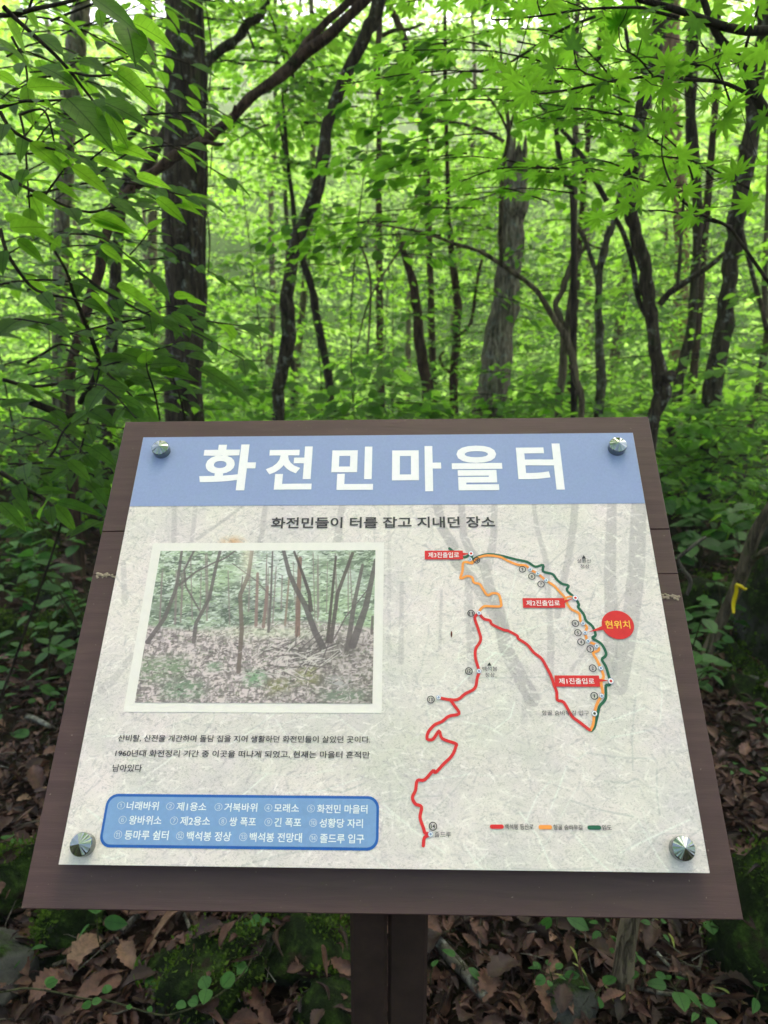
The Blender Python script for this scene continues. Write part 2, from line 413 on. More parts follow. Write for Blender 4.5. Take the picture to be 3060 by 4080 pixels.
# ================================================================== GROUND SHEET
def ground():
    def axis(lo, hi, fine_lo, fine_hi, fs, cs):
        a = np.arange(fine_lo, fine_hi, fs); r = [a]
        l = []; x = fine_lo; st = fs
        while x > lo: st = min(st*1.12, cs); x -= st; l.append(x)
        h = []; x = fine_hi; st = fs
        while x < hi: h.append(x); st = min(st*1.12, cs); x += st
        return np.array(l[::-1]+list(a)+h)
    xs = axis(-140, 140, -3, 3, .05, 6); ys = axis(-60, 150, .6, 6, .05, 6)
    X, Y = np.meshgrid(xs, ys); Z = gh(X, Y)
    nx, ny = len(xs), len(ys); V = np.stack([X, Y, Z], -1).reshape(-1, 3)
    i = np.arange(nx*ny).reshape(ny, nx)
    F = np.stack([i[:-1, :-1], i[:-1, 1:], i[1:, 1:], i[1:, :-1]], -1).reshape(-1, 4)
    me = bpy.data.meshes.new('ground'); me.from_pydata(V.tolist(), [], F.tolist()); me.materials.append(M['soil']); shade(me)
    o = bpy.data.objects.new('ground', me); COL.objects.link(o); o['kind'] = 'structure'
ground()

# ================================================================== THE SIGN
def cam2world(c):                       # camera axes (x right, y down, z forward) -> world vector
    return np.array([c[0], c[2]*CP-c[1]*SP_, -c[2]*SP_-c[1]*CP])
BW = .80                                # width of the brown board, metres
BX = cam2world(np.array([.99927257, -.00532835, -.03776159])); BX /= np.linalg.norm(BX)
BYd = cam2world(np.array([-.01283420, .88544454, -.46456781])); BYd -= BX*(BX@BYd); BYd /= np.linalg.norm(BYd)
BY = -BYd
BN = np.cross(BX, BY)                   # out of the face, towards the reader
CAMP = np.array([0, 0, CAMZ])
BTL = CAMP+cam2world(np.array([-.50099453, -.17479294, 1.40959062]))*BW
BH = BW*.82819
BC = BTL+BX*BW/2-BY*BH/2
def onplane(p, h):                      # photo pixel -> (a, b) on the plane h above the board face
    d = ray(*p); P0 = BC+BN*h
    t = ((P0-CAMP)@BN)/(d@BN); P = CAMP+d*t-P0
    return np.array([P@BX, P@BY])
def L2W(a, b, h): return BC+BX*a+BY*b+BN*h
PANEL_T = .003; PANEL_H = .016          # print plate stands off the board on four bolts
sign_base = np.array([BC[0], BC[1]+.05, 0]); sign_base[2] = ghs(*sign_base[:2])-.02
sign = thing('information_sign', 'tilted brown wooden board on a post carrying a pale printed trail map panel', 'sign', sign_base)

# --- wood: dark brown stain with fine horizontal grain
m = NT('brown_stain'); m2 = m
at_ = m.attr('board'); mp = m.n('Mapping'); mp.inputs['Scale'].default_value = (3, 34, 1); m.l(at_.outputs['Vector'], mp.inputs['Vector'])
g1 = m.noise(mp.outputs[0], 2.2, 6, .6, .8); mp2 = m.n('Mapping'); mp2.inputs['Scale'].default_value = (14, 260, 1); m.l(at_.outputs['Vector'], mp2.inputs['Vector'])
g2 = m.noise(mp2.outputs[0], 1.2, 4, .7)
col = m.ramp(g1, [(.3, srgb(71, 50, 48)), (.52, srgb(77, 55, 53)), (.72, srgb(84, 61, 58))])
col = m.mix(m.ramp(g2, [(.60, (0, 0, 0)), (.78, (.25, .25, .25))]), col, srgb(44, 31, 30))
spk = m.noise(at_.outputs['Vector'], 260, 2, .5)
col = m.mix(m.ramp(spk, [(.73, (0, 0, 0)), (.76, (.7, .7, .7))]), col, srgb(140, 125, 110))
dirt = m.noise(at_.outputs['Vector'], 16, 5, .7)
col = m.mix(m.ramp(dirt, [(.62, (0, 0, 0)), (.8, (.25, .25, .25))]), col, srgb(95, 95, 70))
m.l(col, m.b.inputs['Base Color']); m.b.inputs['Roughness'].default_value = .5; m.b.inputs['Specular IOR Level'].default_value = .35
hh = m.mix(.5, g1, g2); m.bump(hh, .35, .002); M['wood'] = m.mat
def board_attr(o, loc):
    me = o.data; co = np.zeros(len(me.vertices)*3); me.vertices.foreach_get('co', co); co = co.reshape(-1, 3)+loc-BC
    q = np.stack([co@BX, co@BY, co@BN], 1)
    a = me.attributes.new('board', 'FLOAT_VECTOR', 'POINT'); a.data.foreach_set('vector', q.ravel().astype(np.float32))
def bevel_box(mb, x0, x1, y0, y1, z0, z1, b=.003):
    # chamfered slab in board coordinates
    V = []
    for (z, ins) in ((z0, b), (z0+b, 0), (z1-b, 0), (z1, b)):
        for (x, y) in ((x0+ins, y0+ins), (x1-ins, y0+ins), (x1-ins, y1-ins), (x0+ins, y1-ins)): V.append(L2W(x, y, z))
    F = [(3, 2, 1, 0), (12, 13, 14, 15)]
    for r in range(3):
        for k in range(4): F.append((r*4+k, r*4+(k+1) % 4, (r+1)*4+(k+1) % 4, (r+1)*4+k))
    mb.add(V, F)
ya = onplane((404, 2118), 0)[1]; yb = onplane((425, 2291), 0)[1]
edges = [BH/2, ya, yb, -BH/2]
for k in range(3):
    mb = MB(); bevel_box(mb, -BW/2, BW/2, edges[k+1]+(.0004, .0001, 0)[k], edges[k]-(0, .0004, .0001)[k], -.03, 0, .0009)
    o = mb.build('plank', M['wood'], sign, sign_base, smooth=False); board_attr(o, sign_base)
# crumbs of old filler in the lower joint
M['filler'] = simple('old_filler', srgb(150, 135, 118), .9, .1, .35, 300)
for (pa, pb, nn) in (((385, 2291), (462, 2297), 26), ((2634, 2371), (2712, 2382), 26)):
    mb = MB(); a0 = onplane(pa, 0); a1 = onplane(pb, 0)
    for i in range(nn):
        t = U(0, 1); q = a0*(1-t)+a1*t+np.array([0, rng.normal(0, .0018)]); r = U(.001, .0028)
        c = L2W(q[0], q[1], r*.3)
        A = np.linspace(0, 2*math.pi, 6, endpoint=False)
        V = [c+BX*math.cos(x)*r*U(.7, 1.5)+BY*math.sin(x)*r*U(.6, 1.1) for x in A]+[c+BN*r*.6]
        mb.add(V, [(j, (j+1) % 6, 6) for j in range(6)])
    mb.build('filler_crumbs', M['filler'], sign, sign_base)
# post: two square timbers side by side and a batten under the board
M['post'] = simple('dark_post_stain', srgb(52, 38, 33), .75, .25, .3, 30)
pl = onplane((1387, 3655), 0); pr = onplane((1706, 3655), 0)
botb = L2W(0, -BH/2, -.03)
yp = botb[1]+.012
xl = at((1395, 3760), yp)[0]; xr = at((1706, 3760), yp)[0]; xm = at((1545, 3760), yp)[0]
for (x0, x1, dz) in ((xl, xm-.0006, 0), (xm+.0006, xr, .006)):
    mb = MB(); cx = (x0+x1)/2; hw = (x1-x0)/2; dp = .05
    yf = yp+dz
    def topz(y): # underside of the board at this depth
        return BC[2]+((y-BC[1])*BN[1]*-1)/BN[2]-.034/BN[2]
    V = []; bv = .004
    prof = [(-hw+bv, 0), (hw-bv, 0), (hw, bv), (hw, dp-bv), (hw-bv, dp), (-hw+bv, dp), (-hw, dp-bv), (-hw, bv)]
    for (dx, dy) in prof: V.append((cx+dx, yf+dy, sign_base[2]-.2))
    for (dx, dy) in prof: V.append((cx+dx, yf+dy, topz(yf+dy)))
    F = [(k, (k+1) % 8, 8+(k+1) % 8, 8+k) for k in range(8)]+[tuple(range(8, 16)), tuple(range(7, -1, -1))]
    mb.add(V, F); mb.build('post', M['post'], sign, sign_base, smooth=False)

# --- the printed plate
pc = [onplane(p, PANEL_H+PANEL_T) for p in ((582, 1737), (2531, 1730), (2817, 3482), (221, 3440.6))]
px0 = (pc[0][0]+pc[3][0])/2; px1 = (pc[1][0]+pc[2][0])/2; py1 = (pc[0][1]+pc[1][1])/2; py0 = (pc[2][1]+pc[3][1])/2
HP = PANEL_H+PANEL_T
def op(p): return onplane(p, HP)
hom_hdr = (onplane((530, 2012), HP)[1]+onplane((2570, 2012), HP)[1])/2

# numpy painter used for the printed pictures
class Raster:
    def __init__(s, x0, x1, y0, y1, nx, ny):
        s.x0, s.x1, s.y0, s.y1, s.nx, s.ny = x0, x1, y0, y1, nx, ny
        s.X, s.Y = np.meshgrid(np.linspace(x0, x1, nx), np.linspace(y0, y1, ny))
        s.c = np.ones((ny, nx, 3))
    def over(s, mask, col):
        mask = np.clip(mask, 0, 1)[..., None]; s.c = s.c*(1-mask)+np.asarray(col, float)/255*mask
    def stroke(s, pts, ws, col, alpha=1, soft=.0008):
        pts = np.asarray(pts); best = np.full(s.X.shape, 1e9)
        for (a, b, wa, wb) in zip(pts[:-1], pts[1:], ws[:-1], ws[1:]):
            d = b-a; L2 = d@d+1e-12
            t = np.clip(((s.X-a[0])*d[0]+(s.Y-a[1])*d[1])/L2, 0, 1)
            best = np.minimum(best, np.hypot(s.X-a[0]-d[0]*t, s.Y-a[1]-d[1]*t)-(wa+(wb-wa)*t)/2)
        s.over(np.clip(.5-best/soft, 0, 1)*alpha, col)
    def dash(s, a, b, wd, col, alpha):
        dx = (s.x1-s.x0)/(s.nx-1); dy = (s.y1-s.y0)/(s.ny-1); m_ = wd+2*dx
        i0 = max(int((min(a[0], b[0])-m_-s.x0)/dx), 0); i1 = min(int((max(a[0], b[0])+m_-s.x0)/dx)+2, s.nx)
        j0 = max(int((min(a[1], b[1])-m_-s.y0)/dy), 0); j1 = min(int((max(a[1], b[1])+m_-s.y0)/dy)+2, s.ny)
        if i1 <= i0 or j1 <= j0: return
        X = s.X[j0:j1, i0:i1]; Y = s.Y[j0:j1, i0:i1]; dv = b-a; L2 = dv@dv+1e-12
        t = np.clip(((X-a[0])*dv[0]+(Y-a[1])*dv[1])/L2, 0, 1); d = np.hypot(X-a[0]-dv[0]*t, Y-a[1]-dv[1]*t)-wd/2*(1-.5*t)
        mk = (np.clip(.5-d/(dx*1.2), 0, 1)*alpha)[..., None]; s.c[j0:j1, i0:i1] = s.c[j0:j1, i0:i1]*(1-mk)+np.asarray(col, float)/255*mk
    def mesh(s, name, mat, parent, h, loc):
        V = (BC+BN*h)+s.X[..., None]*BX+s.Y[..., None]*BY
        i = np.arange(s.nx*s.ny).reshape(s.ny, s.nx)
        F = np.stack([i[:-1, :-1], i[:-1, 1:], i[1:, 1:], i[1:, :-1]], -1).reshape(-1, 4)
        me = bpy.data.meshes.new(name); me.from_pydata((V.reshape(-1, 3)-loc).tolist(), [], F.tolist()); me.materials.append(mat)
        c = np.clip(s.c, 0, 1); lin = np.where(c <= .04045, c/12.92, ((c+.055)/1.055)**2.4)
        a = me.attributes.new('ink', 'FLOAT_COLOR', 'POINT')
        a.data.foreach_set('color', np.concatenate([lin, np.ones((s.ny, s.nx, 1))], -1).ravel().astype(np.float32))
        q = np.stack([s.X, s.Y, 0*s.X], -1)
        a = me.attributes.new('board', 'FLOAT_VECTOR', 'POINT'); a.data.foreach_set('vector', q.ravel().astype(np.float32))
        o = bpy.data.objects.new(name, me); COL.objects.link(o); o.parent = parent; return o
def print_mat(name, texture):
    m = NT(name); a = m.attr('ink'); b = m.attr('board'); col = a.outputs['Color']
    if texture:
        # embossed-looking print texture: wormy light and dark flecks
        mp = m.n('Mapping'); mp.inputs['Scale'].default_value = (1, 1.5, 1); m.l(b.outputs['Vector'], mp.inputs['Vector'])
        n = m.noise(mp.outputs[0], 150, 3, .6, 2.0); n2 = m.noise(b.outputs['Vector'], 14, 4, .6, .5)
        f = m.ramp(n, [(.33, G(.66)), (.46, G(.97)), (.54, G(1.0)), (.66, G(.74))])
        amt = m.ramp(n2, [(.25, G(.6)), (.65, G(1))])
        col = m.mix(amt, col, m.mix(1.0, col, f, 'MULTIPLY'))
        v = m.ramp(m.noise(b.outputs['Vector'], 9, 3, .6), [(.35, srgb(255, 251, 252)), (.65, srgb(251, 253, 246))])
        col = m.mix(1.0, col, v, 'MULTIPLY')
    sp = m.noise(b.outputs['Vector'], 330, 2, .5)
    col = m.mix(m.ramp(sp, [(.76, G(0)), (.79, G(.5))]), col, srgb(110, 95, 80))
    m.l(col, m.b.inputs['Base Color']); m.b.inputs['Roughness'].default_value = .38; m.b.inputs['Specular IOR Level'].default_value = .4
    return m.mat
M['print'] = print_mat('printed_background', True); M['photo'] = print_mat('printed_photo', False)
PB = Raster(px0, px1, py0, py1, 640, 500)
PB.c[:] = np.array([229, 216, 213])/255.
big = fbm(PB.X*14+3, PB.Y*14+8, 4)
PB.over(np.clip((big-.45)*3, 0, 1)*.6, (206, 197, 200))
low = np.clip((.02-PB.Y)/.12, 0, 1)*.35
PB.over(low*np.clip(fbm(PB.X*30, PB.Y*45+4, 4)*1.7-.3, 0, 1), (190, 186, 184))
def pts(f, *q): return [op(f(*p)) for p in q]
gh_col = (172, 162, 166)
ppm = 1100.0  # roughly photo pixels of the 1659 view per metre of panel
def ghost(f, q, wpx, scale, al=.75):
    al = al*.8
    if q[0][1] <= 60 and f is m6: q = [(q[0][0]+(q[0][0]-q[1][0])*.4, -160)]+list(q)
    P = pts(f, *q); n = len(P); ws = np.linspace(wpx[0], wpx[1], n)*scale
    PB.stroke(P, ws, gh_col, al, .0015)
SC6 = .6329/2900*.95
ghost(m6, [(330, 0), (400, 110), (420, 220), (520, 330), (610, 450), (700, 600), (740, 780), (830, 950), (900, 1080)], (60, 95), SC6)
ghost(m6, [(470, 60), (510, 150), (600, 250), (640, 400), (690, 520), (720, 640)], (45, 80), SC6)
ghost(m6, [(660, 40), (650, 120), (620, 260)], (40, 60), SC6, .6)
ghost(m6, [(500, 300), (500, 500), (520, 700), (530, 950)], (45, 70), SC6, .55)
ghost(m6, [(930, 0), (985, 200), (1000, 400), (1020, 700), (1010, 960)], (30, 45), SC6, .55)
ghost(m6, [(1160, 0), (1130, 200), (1080, 420), (1060, 560)], (50, 40), SC6, .6)
ghost(m6, [(1400, 0), (1390, 300), (1400, 520), (1390, 900)], (60, 90), SC6, .65)
ghost(m6, [(1570, -60), (1560, 250), (1530, 520), (1480, 800), (1440, 1000)], (100, 110), SC6, .65)
ghost(m6, [(1500, 400), (1300, 700), (1150, 900)], (14, 26), SC6, .5)
ghost(m6, [(80, 350), (75, 850)], (26, 34), SC6, .5)
ghost(m6, [(330, 400), (320, 760)], (18, 22), SC6, .45)
ghost(m6, [(0, 60), (0, 800), (40, 820)], (20, 24), SC6, .3)
ghost(m6, [(700, 250), (860, 330), (1000, 240), (1200, 60)], (8, 8), SC6, .5)
ghost(s2, [(295, 560), (290, 760)], (28, 34), .663/2900*1.03, .5)
ghost(s2, [(420, 560), (400, 760)], (26, 26), .663/2900*1.03, .5)
ghost(s2, [(700, 560), (560, 660), (430, 750)], (16, 24), .663/2900*1.03, .6)
ghost(s2, [(840, 560), (810, 770)], (32, 36), .663/2900*1.03, .55)
ghost(s2, [(1300, 560), (1270, 780)], (40, 50), .663/2900*1.03, .55)
ghost(zl, [(940, 1690), (820, 1850), (720, 1940)], (40, 60), .565/2900*.97, .4)
ghost(zl, [(870, 1060), (880, 1330)], (40, 40), .565/2900*.97, .45)
ghost(zd, [(1150, 1500), (1130, 1560)], (40, 10), 1.84/2900*.95, .3)
for i in range(150):   # ghost of the brushwood pile: pale and dark sticks over the lower half
    a = np.array([U(px0+.02, px1-.02), U(py0, .0)]); an = rng.normal(.35, .7); L = U(.02, .10)
    if a[0] < .0 and a[1] > -.1: continue
    b = a+np.array([math.cos(an), math.sin(an)])*L
    PB.stroke([a, (a+b)/2+rng.normal(0, .004, 2), b], [.0016]*3, (238, 238, 232) if i % 3 else (182, 178, 178), U(.3, .75), .0012)
for i in range(170):    # ghost twigs in the upper half
    a = np.array([U(px0, px1), U(-.02, hom_hdr)]); an = U(0, 6.3); L = U(.02, .07)
    b = a+np.array([math.cos(an), math.sin(an)])*L
    PB.stroke([a, b], [U(.0006, .0016), .0006], (186, 178, 184), U(.25, .55), .0009)
PB.over(np.exp(-(((PB.X-.02)/.11)**2+((PB.Y+.16)/.04)**2))*.35, (196, 198, 178))
PB.over(np.clip(1-np.hypot((PB.X-op((925, 2155))[0])/.022, (PB.Y-op((925, 2160))[1])/.012), 0, 1)*.8, (205, 150, 105))
for i in range(5200):   # fine ghost of leaves, grass and litter
    p = np.array([U(px0, px1), U(py0, hom_hdr)]); lowp = p[1] < -.02
    a_ = rng.normal(.5 if p[0] < 0 else -.3, .7) if lowp else rng.normal(.1, .9); L_ = U(.004, .014)
    q_ = p+np.array([math.cos(a_), math.sin(a_)])*L_
    PB.dash(p, q_, U(.001, .0026), (248, 240, 236) if rng.random() < .52 else (186, 177, 180), U(.25, .65))
# the steel plate body, then its print
M['plate'] = simple('white_plate', srgb(225, 225, 222), .4, .4)
mb = MB(); bevel_box(mb, px0, px1, py0, py1, PANEL_H, HP-.0004, .0006)
panel = mb.build('info_panel', M['plate'], sign, sign_base, smooth=False)
PB.mesh('background_print', M['print'], panel, HP, sign_base)
def ink(name, c, noise=.05, rough=.4): return simple(name, c, rough, .35, noise, 120)
M['ink_blue'] = simple('header_blue_ink', srgb(140, 152, 191), .4, .35, .05, 300); M['ink_white'] = ink('white_ink', srgb(238, 231, 233), .03)
M['ink_dark'] = ink('dark_grey_ink', srgb(62, 58, 62)); M['ink_black'] = ink('black_ink', srgb(38, 36, 42))
M['ink_red'] = ink('red_ink', srgb(208, 42, 46)); M['ink_orange'] = ink('orange_ink', srgb(240, 150, 72)); M['ink_green'] = ink('dark_green_ink', srgb(34, 92, 70))
M['ink_box'] = simple('legend_blue_ink', srgb(118, 150, 193), .4, .35, .06, 200); M['ink_edge'] = ink('deep_blue_ink', srgb(30, 88, 166)); M['ink_pale'] = ink('pale_ink', srgb(225, 228, 230), .03)
M['ink_faint'] = ink('faint_ink', srgb(196, 204, 216), .03)
M['ink_grey'] = ink('grey_ink', srgb(84, 82, 86)); M['ink_dot'] = ink('blue_grey_ink', srgb(128, 148, 182)); M['ink_yellow'] = ink('amber_ink', srgb(244, 190, 70))
M['ink_cream'] = ink('cream_ink', srgb(228, 219, 213), .03)
def flat(mb, P, h, mi=0):
    mb.add([L2W(a, b, h) for a, b in P], [tuple(range(len(P)))], mi)
def disc(mb, c, rx, h, ry=None, n=28, mi=0):
    ry = ry or rx; flat(mb, [(c[0]+rx*math.cos(t), c[1]+ry*math.sin(t)) for t in np.linspace(0, 2*math.pi, n, endpoint=False)], h, mi)
def ring(mb, c, r0, r1, h, n=28, mi=0):
    A = np.linspace(0, 2*math.pi, n, endpoint=False)
    V = [L2W(c[0]+r0*math.cos(t), c[1]+r0*math.sin(t), h) for t in A]+[L2W(c[0]+r1*math.cos(t), c[1]+r1*math.sin(t), h) for t in A]
    mb.add(V, [(k, n+k, n+(k+1) % n, (k+1) % n) for k in range(n)][::-1], mi)
def line(mb, P, wd, h, mi=0):
    P, _ = smooth_path(np.array(P), np.zeros(len(P)), 4); T = np.gradient(P, axis=0); T /= np.linalg.norm(T, axis=1)[:, None]+1e-9
    Nn = np.stack([-T[:, 1], T[:, 0]], 1)*wd/2
    V = [L2W(*(p+q), h) for p, q in zip(P, Nn)]+[L2W(*(p-q), h) for p, q in zip(P, Nn)]; n = len(P)
    mb.add(V, [(n+i, n+i+1, i+1, i) for i in range(n-1)], mi)
    disc(mb, P[0], wd/2, h-.00002, n=12, mi=mi); disc(mb, P[-1], wd/2, h-.00002, n=12, mi=mi)
_tc = {}
def glyphs(txt, bold):
    k = (txt, bold)
    if k not in _tc:
        cu = bpy.data.curves.new('lettering', 'FONT'); cu.body = txt; cu.size = 1; cu.offset = bold; cu.resolution_u = 4
        ob = bpy.data.objects.new('lettering', cu); COL.objects.link(ob)
        bpy.context.view_layer.update()
        dg = bpy.context.evaluated_depsgraph_get(); me = bpy.data.meshes.new_from_object(ob.evaluated_get(dg))
        V = np.array([v.co[:] for v in me.vertices]).reshape(-1, 3); F = [tuple(p.vertices) for p in me.polygons]
        bpy.data.objects.remove(ob); bpy.data.curves.remove(cu); bpy.data.meshes.remove(me)
        _tc[k] = (V, F)
    return _tc[k]
def fit(mb, txt, x0, x1, y0, y1, h, bold=.0, mi=0, slant=0):
    V, F = glyphs(txt, bold)
    if not len(V): return
    lo = V.min(0); hi = V.max(0); q = (V-lo)/np.maximum(hi-lo, 1e-6)
    mb.add([L2W(x0+(x1-x0)*a+slant*(y1-y0)*b, y0+(y1-y0)*b, h) for a, b, _ in q], F, mi)
def fitpx(mb, txt, f, xl, xr, ytop, ybl, ybr=None, h=None, bold=0., mi=0, slant=0):
    """box measured on the photo: baseline from (xl,ybl) to (xr,ybr), top at ytop (left end)"""
    ybr = ybl if ybr is None else ybr
    A = op(f(xl, ybl)); B = op(f(xr, ybr)); C = op(f((xl+xr)/2, ytop+(ybr-ybl)/2))
    fit(mb, txt, A[0], B[0], (A[1]+B[1])/2, C[1], h or HP+.0008, bold, mi, slant)
# header band and title
mb = MB(); e = .0003
flat(mb, [(px0+e, hom_hdr), (px1-e, hom_hdr), (px1-e, py1-e), (px0+e, py1-e)], HP+.0004); mb.build('header_band', M['ink_blue'], panel, sign_base)
for (ch, f, Lp, Rp, T, B) in (('화', s2, (440, 400), (782, 318), 185, 460), ('전', s2, (842, 350), (1128, 290), 197, 455), ('민', s2, (1238, 325), (1490, 320), 198, 457),
                           ('마', s3, (86, 300), (356, 285), 178, 427), ('을', s3, (415, 288), (692, 285), 175, 421), ('터', s3, (774, 270), (1033, 380), 164, 418)):
    xl, xr = op(f(*Lp))[0], op(f(*Rp))[0]; xc = (Lp[0]+Rp[0])/2
    mb = MB(); fit(mb, ch, xl, xr, op(f(xc, B))[1], op(f(xc, T))[1], HP+.0008, .028)
    mb.build('title_lettering', M['ink_white'], panel, sign_base, smooth=False)
mb = MB(); fitpx(mb, '화전민들이 터를 잡고 지내던 장소', zd, 585, 1070, 1117, 1141, 1141, bold=.02)
mb.build('subtitle_lettering', M['ink_dark'], panel, sign_base, smooth=False)
# description
mb = MB()
fitpx(mb, '산비탈, 산전을 개간하며 돌담 집을 지어 생활하던 화전민들이 살았던 곳이다.', t7, 165, 1556, 104, 144, 158, bold=.010)
fitpx(mb, '1960년대 화전정리 기간 중 이곳을 떠나게 되었고, 현재는 마을터 흔적만', t7, 150, 1553, 187, 228, 242, bold=.010)
fitpx(mb, '남아있다', t7, 134, 296, 270, 311, 312, bold=.010)
mb.build('description_lettering', M['ink_black'], panel, sign_base, smooth=False)
# legend box
def rrect(x0, x1, y0, y1, r, n=8):
    P = []
    for (cx, cy, a0) in ((x1-r, y0+r, -90), (x1-r, y1-r, 0), (x0+r, y1-r, 90), (x0+r, y0+r, 180)):
        for k in range(n+1):
            t = math.radians(a0+90*k/n); P.append((cx+r*math.cos(t), cy+r*math.sin(t)))
    return P
lx0 = op(t7(82, 590))[0]; lx1 = op(t7(1603, 600))[0]; ly1 = (op(t7(140, 428))[1]+op(t7(1570, 450))[1])/2; ly0 = (op(t7(110, 722))[1]+op(t7(1560, 752))[1])/2
mb = MB(); flat(mb, rrect(lx0, lx1, ly0, ly1, .013), HP+.0004, 0); flat(mb, rrect(lx0+.003, lx1-.003, ly0+.003, ly1-.003, .0105), HP+.0007, 1)
mb.build('legend_box', [M['ink_edge'], M['ink_box']], panel, sign_base)
mb = MB()
rows = [((473, 521, 543), [('①', 160, 203), ('너래바위', 212, 388), ('②', 430, 475), ('제1용소', 487, 652), ('③', 697, 740), ('거북바위', 750, 932), ('④', 972, 1015), ('모래소', 1025, 1162), ('⑤', 1207, 1250), ('화전민 마을터', 1262, 1540)]),
        ((551, 601, 622), [('⑥', 168, 211), ('왕바위소', 225, 404), ('⑦', 451, 495), ('제2용소', 507, 672), ('⑧', 720, 764), ('쌍 폭포', 778, 925), ('⑨', 972, 1015), ('긴 폭포', 1026, 1175), ('⑩', 1219, 1262), ('성황당 자리', 1275, 1515)]),
        ((632, 684, 708), [('⑪', 142, 186), ('등마루 쉼터', 200, 442), ('⑫', 485, 528), ('백석봉 정상', 543, 788), ('⑬', 833, 877), ('백석봉 전망대', 890, 1178), ('⑭', 1220, 1264), ('졸드루 입구', 1278, 1522)])]
for (yt, yl, yr), items in rows:
    for txt, a, b in items:
        k = (a-160)/1380.; k2 = (b-160)/1380.; d = yr-yl; c = txt[0] in '①②③④⑤⑥⑦⑧⑨⑩⑪⑫⑬⑭'
        s_ = 3 if c else 0
        fitpx(mb, txt, t7, a, b, yt+d*k+s_, yl+d*k-s_, yl+d*k2-s_, h=HP+.001, bold=.0 if c else .014, mi=1 if c else 0)
mb.build('legend_lettering', [M['ink_pale'], M['ink_faint']], panel, sign_base, smooth=False)
# printed photograph with its white border
q = [op(sp5(*p)) for p in ((250, 90), (1636, 100), (1608, 1122), (55, 1108))]
bx0, bx1, by0, by1 = (q[0][0]+q[3][0])/2, (q[1][0]+q[2][0])/2, (q[2][1]+q[3][1])/2, (q[0][1]+q[1][1])/2
mb = MB(); flat(mb, [(bx0, by0), (bx1, by0), (bx1, by1), (bx0, by1)], HP+.0004); mb.build('photo_border', M['ink_cream'], panel, sign_base)
q = [op(sp5(*p)) for p in ((295, 138), (1583, 147), (1553, 1062), (125, 1055))]
fx0, fx1, fy0, fy1 = (q[0][0]+q[3][0])/2, (q[1][0]+q[2][0])/2, (q[2][1]+q[3][1])/2, (q[0][1]+q[1][1])/2
R = Raster(fx0, fx1, fy0, fy1, 420, 280)
u = (R.X-fx0)/(fx1-fx0); v_ = 1-(R.Y-fy0)/(fy1-fy0)
n1 = fbm(u*26, v_*34, 5); n2 = fbm(u*60+7, v_*90, 4); n3 = fbm(u*7+3, v_*6, 4)
R.c[:] = np.array([156, 176, 146])/255.
R.over(np.clip((n1-.47)*10, 0, 1)*.8, (84, 100, 86)); R.over(np.clip((n2-.53)*10, 0, 1)*.8, (216, 226, 212)); R.over(np.clip((n3-.5)*4, 0, 1)*.5, (146, 182, 120))
R.over(np.exp(-((u-.42)/.2)**2-((v_-.40)/.10)**2)*.75*np.clip(n1*2-.3, 0, 1), (66, 78, 72)); R.over(np.exp(-((u-.08)/.1)**2-((v_-.42)/.09)**2)*.65, (74, 90, 76))
R.over(np.exp(-((u-.60)/.2)**2-((v_-.08)/.2)**2)*.75, (228, 232, 230)); R.over(np.exp(-((u-.9)/.08)**2-((v_-.2)/.1)**2)*.6, (224, 226, 234)); R.over(np.exp(-((u-.83)/.2)**2-((v_-.12)/.13)**2)*.6*np.clip(n1*2.4-.5, 0, 1), (86, 112, 78))
hz = .505+.03*np.sin(u*7)+.02*(n1-.5)
gm = np.clip((v_-hz)*40, 0, 1)
R.over(gm, (206, 188, 186)); R.over(gm*np.clip((n2-.50)*11, 0, 1)*.7, (98, 90, 88)); R.over(gm*np.clip((n1-.53)*8, 0, 1)*.6, (205, 188, 186))
R.over(gm*np.clip((fbm(u*90, v_*40, 3)-.5)*7, 0, 1)*.5, (84, 80, 78))
R.over(np.exp(-((u-.55)/.25)**2-((v_-.56)/.04)**2)*.6, (206, 218, 178)); R.over(np.clip((u-.55)*4, 0, 1)*np.clip((v_-.68)*6, 0, 1)*.5*np.clip(n2*2-.3, 0, 1), (92, 92, 82))
R.over(np.exp(-((u-.83)/.14)**2-((v_-.66)/.08)**2)*.6, (76, 76, 68))
for (cx, cy, sx, sy, c) in ((.05, .8, .06, .08, (116, 142, 104)), (.15, .78, .06, .07, (110, 138, 100)), (.2, .92, .09, .06, (96, 132, 96)), (.5, .85, .05, .05, (110, 160, 110)), (.72, .83, .05, .06, (122, 126, 72)),
                            (.60, .90, .05, .05, (122, 124, 76)), (.86, .87, .05, .035, (168, 166, 164)), (.62, .96, .03, .04, (148, 142, 136)), (.32, .78, .035, .03, (120, 150, 116)), (.88, .95, .1, .04, (110, 130, 108))):
    R.over(np.exp(-((u-cx)/sx)**4-((v_-cy)/sy)**4)*np.clip(n2*2.6-.55, 0, 1)*.9, c)
for i in range(2600):   # leaf flecks above, debris below
    x_ = U(0, 1); y_ = U(0, 1); p = np.array([fx0+(fx1-fx0)*x_, fy1-(fy1-fy0)*y_]); up_ = y_ < .52
    a_ = rng.normal(.1, .5) if up_ else rng.normal(.3, 1.0); L_ = U(.0025, .008) if up_ else U(.002, .009)
    col_ = random.choice([(228, 238, 222), (170, 202, 150), (74, 96, 76), (100, 132, 92), (58, 74, 64)] if up_ else [(222, 206, 204), (206, 190, 190), (70, 64, 64), (104, 94, 92), (96, 112, 84)])
    R.dash(p, p+np.array([math.cos(a_), math.sin(a_)*.6])*L_, U(.0008, .002), col_, U(.35, .85))
FW = .663/2900*.97
def ps(q, wpx, c=(92, 84, 84), al=.85): R.stroke([op(sp5(*p)) for p in q], np.linspace(wpx[0], wpx[1], len(q))*FW, c, al, .0007)
